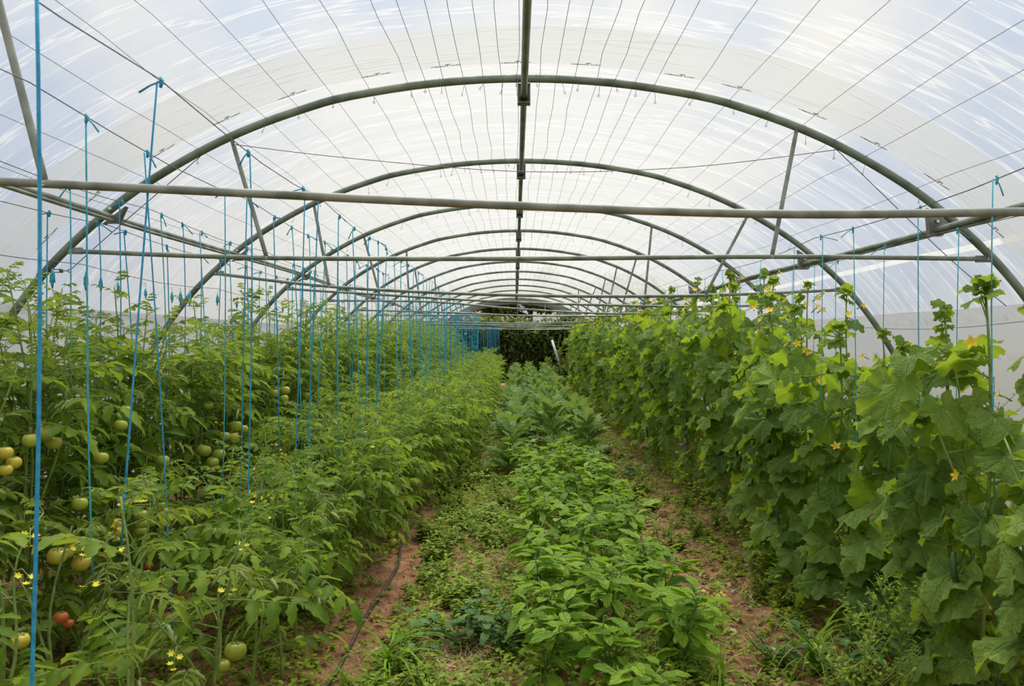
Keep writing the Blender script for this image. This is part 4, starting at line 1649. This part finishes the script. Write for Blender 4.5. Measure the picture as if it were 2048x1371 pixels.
def flower_weed(px, py, label, seed, n=9, hgt=.24):
    d = CZ * F / (py - VY)
    p_ = at(px, py, d)
    rng = random.Random(seed)
    wd = root('flowering_weed', (p_.x, d, soil_h(p_.x, d) - .01))
    tag(wd, label, 'weed', 'yellow-flowered weeds')
    g = G(); tips = []
    for k in range(5):
        ss = stem_path(rng, hgt * rng.uniform(.7, 1.1), (rng.uniform(-.10, .10), rng.uniform(-.08, .08)), .02, 4)
        tips.append(ss)
        g.tube(ss, .0016, 4)
    obj('stem', g.mesh('stem', ['grass']), wd)
    fm = star_flower(4, .012, .2).mesh('flower', ['petal2'])
    for k in range(n):
        obj('flower', fm, wd, T(path_at(rng.choice(tips), rng.uniform(.8, 1)) + Vector((rng.uniform(-.02, .02), -.01, rng.uniform(-.01, .02)))) @ RX(rng.uniform(.3, 1.2)))
    for k in range(8):
        obj('leaf', PEP_ME[rng.randrange(6)], wd, T(path_at(rng.choice(tips), rng.uniform(.1, .5))) @ RZ(rng.uniform(0, 6.28)) @ S(.05))


flower_weed(1300, 1260, 'yellow-flowered weed among the right-hand peppers', 31)
flower_weed(1340, 1290, 'yellow-flowered weed leaning out of the pepper bed', 32, 6)
flower_weed(1395, 1265, 'small yellow-flowered weed standing alone in the right path', 33, 12)
flower_weed(960, 985, 'yellow-flowered weed in the left path', 34, 10)

# bushy weeds crowding both paths
BUSH = []
for k in range(6):
    rng = random.Random(840 + k)
    gs, gl = G(), G()
    for q in range(9):
        a = rng.uniform(0, 6.28); rr = rng.uniform(.02, .14)
        ss = stem_path(rng, rng.uniform(.5, 1.0), (rr * math.cos(a) * 2.2, rr * math.sin(a) * 2.2), .04, 4, (rr * math.cos(a) * .5, rr * math.sin(a) * .5, 0))
        gs.tube(ss, .006, 3)
        for w_ in range(24):
            t = rng.uniform(.1, 1)
            b0 = rng.uniform(0, 6.28)
            sz = rng.uniform(.10, .20) * (1.1 - .5 * t) * (.8 if k % 2 else 1.2)
            leaflet(gl, path_at(ss, t), Vector((math.cos(b0), math.sin(b0), rng.uniform(-.2, .7))), Vector((0, 0, 1)), sz, sz * (.16 if k % 2 else .30), .2, .3, .1, 0, False, rng)
    BUSH.append((gs.mesh('stem', ['tom_stem']), gl.mesh('foliage', ['weed_leaf'])))


def bush_weed(x, y, sc, where, key, seed):
    rng = random.Random(seed)
    wd = root('bushy_weed', (x, y, soil_h(x, y) - .01), rng.uniform(0, 6.28))
    wd.scale = (sc * rng.uniform(1.5, 2.6), sc * rng.uniform(1.5, 2.6), sc) if key[1] in 'lmrn' else (sc * rng.uniform(.9, 1.4), sc * rng.uniform(.9, 1.4), sc)
    tag(wd, '%s bushy weed %s, %s' % (*bay(key, y), where), 'weed', 'bushy weeds, ' + where)
    a, b_ = BUSH[rng.randrange(6)]
    obj('stem', a, wd); tag(obj('foliage', b_, wd), kind='stuff')


rb = random.Random(77)
for where, key, xa, xb, y0, y1, dy, s0, s1 in (
        ('left path by the low tomatoes', 'wl', -.66, -.44, 4.6, 24, .34, .14, .30),
        ('weedy near stretch of the left path', 'wn', -.62, -.04, 3.0, 6.8, .05, .06, .17),
        ('left path by the middle bed', 'wm', -.40, -.02, 6.2, 24, .36, .12, .28),
        ('right path', 'wr', .98, 1.34, 5.6, 24, .34, .10, .30),
        ('among the peppers', 'wp', -.02, .86, 3.2, 8.5, .22, .18, .32),
        ('under the cucumber vines', 'wc', 1.32, 2.0, 2.5, 8.0, .13, .12, .26)):
    y = y0
    while y < y1:
        f = (y - y0) / (y1 - y0)
        xq = rb.uniform(xa, xb)
        if key == 'wn' and (math.hypot(xq + .25, (y - 5.3) * .7) < .26 or math.hypot(xq + .18, (y - 3.65) * .7) < .28):
            y += dy * .5
            continue
        bush_weed(xq, y, s0 + (s1 - s0) * (.35 * rb.random() + .65 * min(1, f * 2)) if key[1] in 'lmr' else (.5 if abs(y - 5.3) < .35 or abs(y - 3.65) < .25 else 1) * rb.uniform(s0, s1), where, key, 8600 + int(y * 100))
        y += dy * rb.uniform(.6, 1.3)

# tall seeding weeds behind the cucumbers
def seeding_weed(x, y, h, label, seed, mats=('seed', 'seed'), n=26, lf=.018):
    rng = random.Random(seed)
    wd = root('seeding_weed', (x, y, soil_h(max(-3.5, min(3.5, x)), y) - .01))
    tag(wd, label, 'weed', 'tall seeding weeds by the right film')
    st = stem_path(rng, h, (rng.uniform(-.1, .1), 0), .03, 8)
    g = G(); g2 = G()
    g.tube(st, [.004 * (1 - .6 * i / 8) for i in range(9)], 5)
    for k in range(n):
        t = rng.uniform(.3, .97)
        b0 = path_at(st, t); a = rng.uniform(0, 6.28); L = .22 * (1.1 - t) + .06
        tip = b0 + Vector((L * math.cos(a), L * math.sin(a), L * 1.0))
        g.tube([b0, (b0 + tip) / 2 + Vector((0, 0, -.01)), tip], .0014, 3)
        for q in range(8):
            p_ = b0.lerp(tip, .25 + .75 * q / 8)
            leaflet(g2, p_, Vector((rng.uniform(-1, 1), rng.uniform(-1, 1), rng.uniform(-.2, 1))), Vector((0, 0, 1)), lf, lf * .26, 0, .2, 0, 0, False, rng)
    obj('stem', g.mesh('stem', [mats[0]]), wd)
    tag(obj('seed_spikes', g2.mesh('seed_spikes', [mats[1]]), wd), kind='stuff')


for k, (px, d, h) in enumerate(((1815, 5.3, 1.42), (1850, 5.2, 1.25), (1780, 5.6, 1.2), (1720, 6.2, 1.15), (1985, 4.4, 1.30), (2015, 4.3, 1.15))):
    seeding_weed((px - VX) * d / F, d, h, 'thin dark seeding weed against the right film, %s from the right edge' % ORD[5 - k].replace('nearest', 'first'), 40 + k)
for k, (px, d, h) in enumerate(((1120, 24, 1.35), (1095, 23.5, 1.0), (1135, 24.5, 1.1))):
    seeding_weed((px - VX) * d / F, d, h, ('tall thin weed right of the white stake at the far end', 'thin weed left of the white stake at the far end', 'shorter thin weed by the cucumber end at the far opening')[k], 60 + k, ('tom_stem', 'weed_leaf'), 40, .06)
seeding_weed(1.18, 2.75, .55, 'pale seeding weed at the bottom edge below the cucumbers', 70, ('tom_stem', 'weed_leaf'), 34, .026)
seeding_weed(1.42, 2.85, .60, 'pale feathery weed under the nearest cucumber leaves', 71, ('tom_stem', 'weed_leaf'), 34, .026)

# loose cover nobody could count
def in_frame(x, y):
    px = VX + x * F / y
    return -80 < px < 2130


rw = random.Random(61)
g = G()
n_w = 0
while n_w < 38000:
    y = 2.4 + 22 * rw.random() ** 1.7
    x = rw.uniform(-2.9, 2.6)
    if not in_frame(x, y):
        continue
    if -.66 < x < .06: pr_ = .95 - .5 * math.exp(-((y - 5.3) / .6) ** 2) - .5 * math.exp(-((y - 3.6) / .5) ** 2) * (x > -.35)
    elif .06 <= x < .9: pr_ = .8
    elif .9 <= x < 1.36: pr_ = .30 if y < 7.5 else .75
    elif -.86 < x <= -.66: pr_ = .12 if y < 7 else .6
    elif -2.7 < x <= -.86: pr_ = .55
    else: pr_ = .9
    cl = .5 + mnoise.noise(Vector((x * 2.2, y * 2.2, 5)))
    if rw.random() > pr_ * (.45 + cl):
        continue
    n_w += 1
    z = soil_h(x, y)
    hgt = rw.uniform(.01, .07) + (.10 * rw.random() if .0 < x < .9 else 0) + (.24 * rw.random() * max(0, cl) * min(1, y / 7) if -.6 < x < 0 else 0) + (.22 * rw.random() * min(1, max(0, y - 6) / 5) if .85 < x < 1.4 else 0)
    if x < -2.2 or x > 1.5:
        hgt += .30 * rw.random()
    if y > 14 and x > 1.0:
        hgt += .25 * rw.random()
    sz = rw.uniform(.018, .042) * (1 + .03 * y)
    for k in range(4 if y < 9 else 3):
        a = rw.uniform(0, 6.28)
        leaflet(g, Vector((x, y, z + hgt * rw.uniform(.3, 1))), Vector((math.cos(a), math.sin(a), rw.uniform(-.2, .7))), Vector((0, 0, 1)), sz, sz * .36, .2, .3, 0, 0, False, rw)
gw = obj('ground_weeds', g.mesh('ground_weeds', ['weed_leaf']))
tag(gw, 'low carpet of small green weeds over the paths and beds', 'weeds', kind='stuff')

g = G()
for k in range(3600):
    y = 2.4 + 10 * rw.random() ** 1.5
    x = rw.uniform(-.6, .1) if rw.random() < .45 else rw.uniform(.82, 1.5)
    if rw.random() < .38:
        y = rw.choice((rw.gauss(5.3, .35), rw.gauss(3.7, .25))); x = rw.gauss(-.28, .14)
    L = rw.uniform(.03, .14); a = rw.uniform(0, 6.28)
    z = soil_h(x, y) + rw.uniform(.004, .03)
    d = Vector((math.cos(a), math.sin(a), rw.uniform(-.12, .12)))
    s_ = Vector((-d.y, d.x, 0)) * rw.uniform(.0012, .003)
    p0 = Vector((x, y, z)); p1 = p0 + d * L
    mid = (p0 + p1) / 2 + Vector((0, 0, .006)) + s_ * rw.uniform(-3, 3)
    q = [g.add_v(p0 - s_), g.add_v(p0 + s_), g.add_v(mid + s_), g.add_v(mid - s_), g.add_v(p1 + s_ * .5), g.add_v(p1 - s_ * .5)]
    g.face((q[0], q[1], q[2], q[3])); g.face((q[3], q[2], q[4], q[5]))
tag(obj('straw_litter', g.mesh('straw_litter', ['straw'])), 'dry straw and stalks scattered over both paths', 'straw', kind='stuff')

g = G()
for k in range(420):
    y = 2.5 + 6 * rw.random() ** 1.3
    x = rw.uniform(.9, 1.5) if rw.random() < .7 else rw.uniform(-.7, .0)
    a = rw.uniform(0, 6.28); L = rw.uniform(.03, .09)
    leaflet(g, Vector((x, y, soil_h(x, y) + .012)), Vector((math.cos(a), math.sin(a), .1)), Vector((rw.uniform(-.3, .3), 0, 1)), L, L * .28, rw.uniform(.2, 1), rw.uniform(-.2, .3), .2, 0, True, rw)
tag(obj('dry_leaf_litter', g.mesh('dry_leaf_litter', ['dry'])), 'withered tan leaves lying in the paths', 'dry leaves', kind='stuff')

g = G()
for k in range(2200):
    y = 2.4 + 9 * rw.random() ** 1.4
    x = rw.uniform(-1.0, -.55) if rw.random() < .5 else rw.uniform(-.6, 1.5)
    r_ = .004 + .016 * rw.random() ** 3
    c = Vector((x, y, soil_h(x, y) + r_ * .3))
    v = [g.add_v(c + Vector((dx * rw.uniform(.6, 1.2), dy * rw.uniform(.6, 1.2), dz * rw.uniform(.5, .9))) * r_) for dx, dy, dz in ((1, 0, 0), (0, 1, 0), (-1, 0, 0), (0, -1, 0), (0, 0, 1), (0, 0, -1))]
    for a, b_ in ((0, 1), (1, 2), (2, 3), (3, 0)):
        g.face((v[a], v[b_], v[4])); g.face((v[b_], v[a], v[5]))
tag(obj('soil_crumbs', g.mesh('soil_crumbs', ['clod'], False)), 'crumbs and clods of dry reddish soil', 'soil', kind='stuff')

g = G()
n_g = 0
while n_g < 9000:
    y = 2.3 + 16 * rw.random() ** 1.6
    x = rw.uniform(-2.9, 2.7)
    if not in_frame(x, y):
        continue
    cl = .5 + mnoise.noise(Vector((x * 1.7, y * 1.7, 11)))
    pr_ = .8 if -.62 < x < .95 else (.35 if .95 <= x < 1.4 else .5)
    if -.9 < x <= -.62 and y < 7:
        pr_ = .08
    if rw.random() > pr_ * (.3 + cl):
        continue
    n_g += 1
    a = rw.uniform(0, 6.28)
    L = rw.uniform(.05, .16) * (1.4 if .0 < x < .9 else 1.0)
    p0 = Vector((x, y, soil_h(x, y) - .005))
    d1 = Vector((math.cos(a) * .5, math.sin(a) * .5, 1)).normalized()
    d2 = Vector((math.cos(a) * 1.2, math.sin(a) * 1.2, .5)).normalized()
    s_ = Vector((-math.sin(a), math.cos(a), 0)) * rw.uniform(.0015, .0035)
    p1 = p0 + d1 * L * .55
    p2 = p1 + d2 * L * .5
    q = [g.add_v(p0 - s_), g.add_v(p0 + s_), g.add_v(p1 + s_), g.add_v(p1 - s_), g.add_v(p2)]
    g.face((q[0], q[1], q[2], q[3])); g.face((q[3], q[2], q[4]))
tag(obj('ground_grass', g.mesh('ground_grass', ['weed_leaf'])), 'thin blades of wild grass sprinkled over the paths and beds', 'grass', kind='stuff')

# one big red clod at the cucumber edge
g = G()
p_ = at(1325, 1035, CZ * F / (1035 - VY))
ring = []
for j in range(1, 5):
    ring.append([g.add_v((.06 * math.sin(j * .62) * math.cos(i * .785) * (1 + .25 * mnoise.noise(Vector((i, j, 2)))),
                          .05 * math.sin(j * .62) * math.sin(i * .785) * (1 + .25 * mnoise.noise(Vector((i, j, 5)))), .05 * math.cos(j * .62) + .02)) for i in range(8)])
tp = g.add_v((0, 0, .07))
for i in range(8):
    i2 = (i + 1) % 8
    g.face((tp, ring[0][i], ring[0][i2]))
    for a, b_ in zip(ring, ring[1:]):
        g.face((a[i], b_[i], b_[i2], a[i2]))
g.face([ring[-1][i] for i in range(8)])
co = obj('soil_clod', g.mesh('soil_clod', ['clod'], False))
co.location = (p_.x, p_.y, soil_h(p_.x, p_.y))
tag(co, 'large reddish clod of earth at the edge of the cucumber row', 'clod')

# white stake leaning at the far end
g = G()
g.tube([at(1117, 722, 23.0), at(1104, 680, 23.2)], .035, 8)
tag(obj('stake', g.mesh('stake', ['white_paint'])), 'white stake leaning at the far end of the middle bed', 'stake')

# ------------------------------------------------------------------ trees and hedge beyond the far end
def cloud_leaves(g, rng, blobs, n, sz):
    for k in range(n):
        c, r3 = rng.choice(blobs)
        while True:
            q = Vector((rng.uniform(-1, 1), rng.uniform(-1, 1), rng.uniform(-1, 1)))
            if .2 < q.length < 1: break
        p_ = Vector(c) + Vector((q.x * r3[0], q.y * r3[1], q.z * r3[2]))
        d = Vector((rng.uniform(-1, 1), rng.uniform(-1, 1), rng.uniform(-.8, .6)))
        s = sz * rng.uniform(.6, 1.3)
        leaflet(g, p_, d, Vector((rng.uniform(-.5, .5), rng.uniform(-.5, .5), 1)), s, s * .32, .2, .2, 0, 0, False, rng)


HEDGE = []
for k in range(3):
    rng = random.Random(80 + k)
    g = G()
    blobs = [((rng.uniform(-1.1, 1.1), rng.uniform(-.4, .4), rng.uniform(.15, 2.1)), (.85, .6, .6)) for _ in range(14)]
    cloud_leaves(g, rng, blobs, 7000, .21)
    gs = G()
    for q in range(6):
        x = rng.uniform(-.8, .8)
        gs.tube([(x, 0, 0), (x + rng.uniform(-.2, .2), .1, 1.0), (x + rng.uniform(-.5, .5), 0, 2.1)], [.04, .03, .015], 5)
    HEDGE.append((g.mesh('foliage', ['hedge_leaf']), gs.mesh('stem', ['bark'])))
rh_ = random.Random(90)
for k in range(11):
    x = -7.5 + 1.45 * k
    hd = root('hedge_shrub', (x, 31.5 + rh_.uniform(-.6, .8), -.06))
    hd.scale = (1, 1, rh_.uniform(.92, 1.1) * (.86 if k in (2, 3) else 1.08))
    tag(hd, '%s dark hedge shrub from the left beyond the open far end' % ORD[k].replace('nearest', 'first'), 'shrub', 'hedge beyond the far end')
    a, b_ = HEDGE[k % 3]
    tag(obj('foliage', a, hd), kind='stuff'); obj('stem', b_, hd)


def tree(x, y, h, label, seed, cw=1.5, n=5200, trunk=.16):
    rng = random.Random(seed)
    tr = root('tree', (x, y, -.06))
    tag(tr, label, 'tree', 'trees beyond the far end')
    g = G()
    st = stem_path(rng, h * .85, (rng.uniform(-.2, .2), 0), .12, 7)
    g.tube(st, [trunk * (1 - .7 * i / 7) for i in range(8)], 7)
    blobs = [((st[-1].x, st[-1].y, st[-1].z), (cw * .6, cw * .6, h * .16))]
    for q in range(11):
        b0 = path_at(st, rng.uniform(.38, .92))
        a = rng.uniform(0, 6.28)
        tip = b0 + Vector((cw * math.cos(a) * rng.uniform(.6, 1), cw * math.sin(a) * rng.uniform(.5, .9), h * rng.uniform(.04, .22)))
        mid = b0.lerp(tip, .5) + Vector((rng.uniform(-.15, .15), 0, -.12))
        g.tube([b0, mid, tip], [trunk * .42, trunk * .26, .015], 5)
        blobs.append((tuple(tip), (.62, .62, .42)))
        blobs.append((tuple(mid), (.5, .5, .34)))
    obj('trunk', g.mesh('trunk', ['bark']), tr)
    g = G()
    cloud_leaves(g, rng, blobs, n, .23)
    tag(obj('crown', g.mesh('crown', ['tree_leaf']), tr), kind='stuff')


tree(.75, 35.5, 5.0, 'broad tree with a dark trunk in the middle of the far opening', 101, 2.0, 5200, .20)
tree(3.6, 35.0, 4.4, 'leafy tree on the right of the far opening', 102, 1.8, 5200)
tree(-1.4, 36.5, 4.6, 'thin-crowned tree left of the trunk in the far opening', 103, 1.6, 3000)
tree(-4.4, 36.0, 4.0, 'tree at the left of the far opening beyond the blue strings', 104, 1.6, 3000)
tree(6.6, 36.0, 4.4, 'tree at the far right behind the film of the far end', 105, 1.8, 4000)
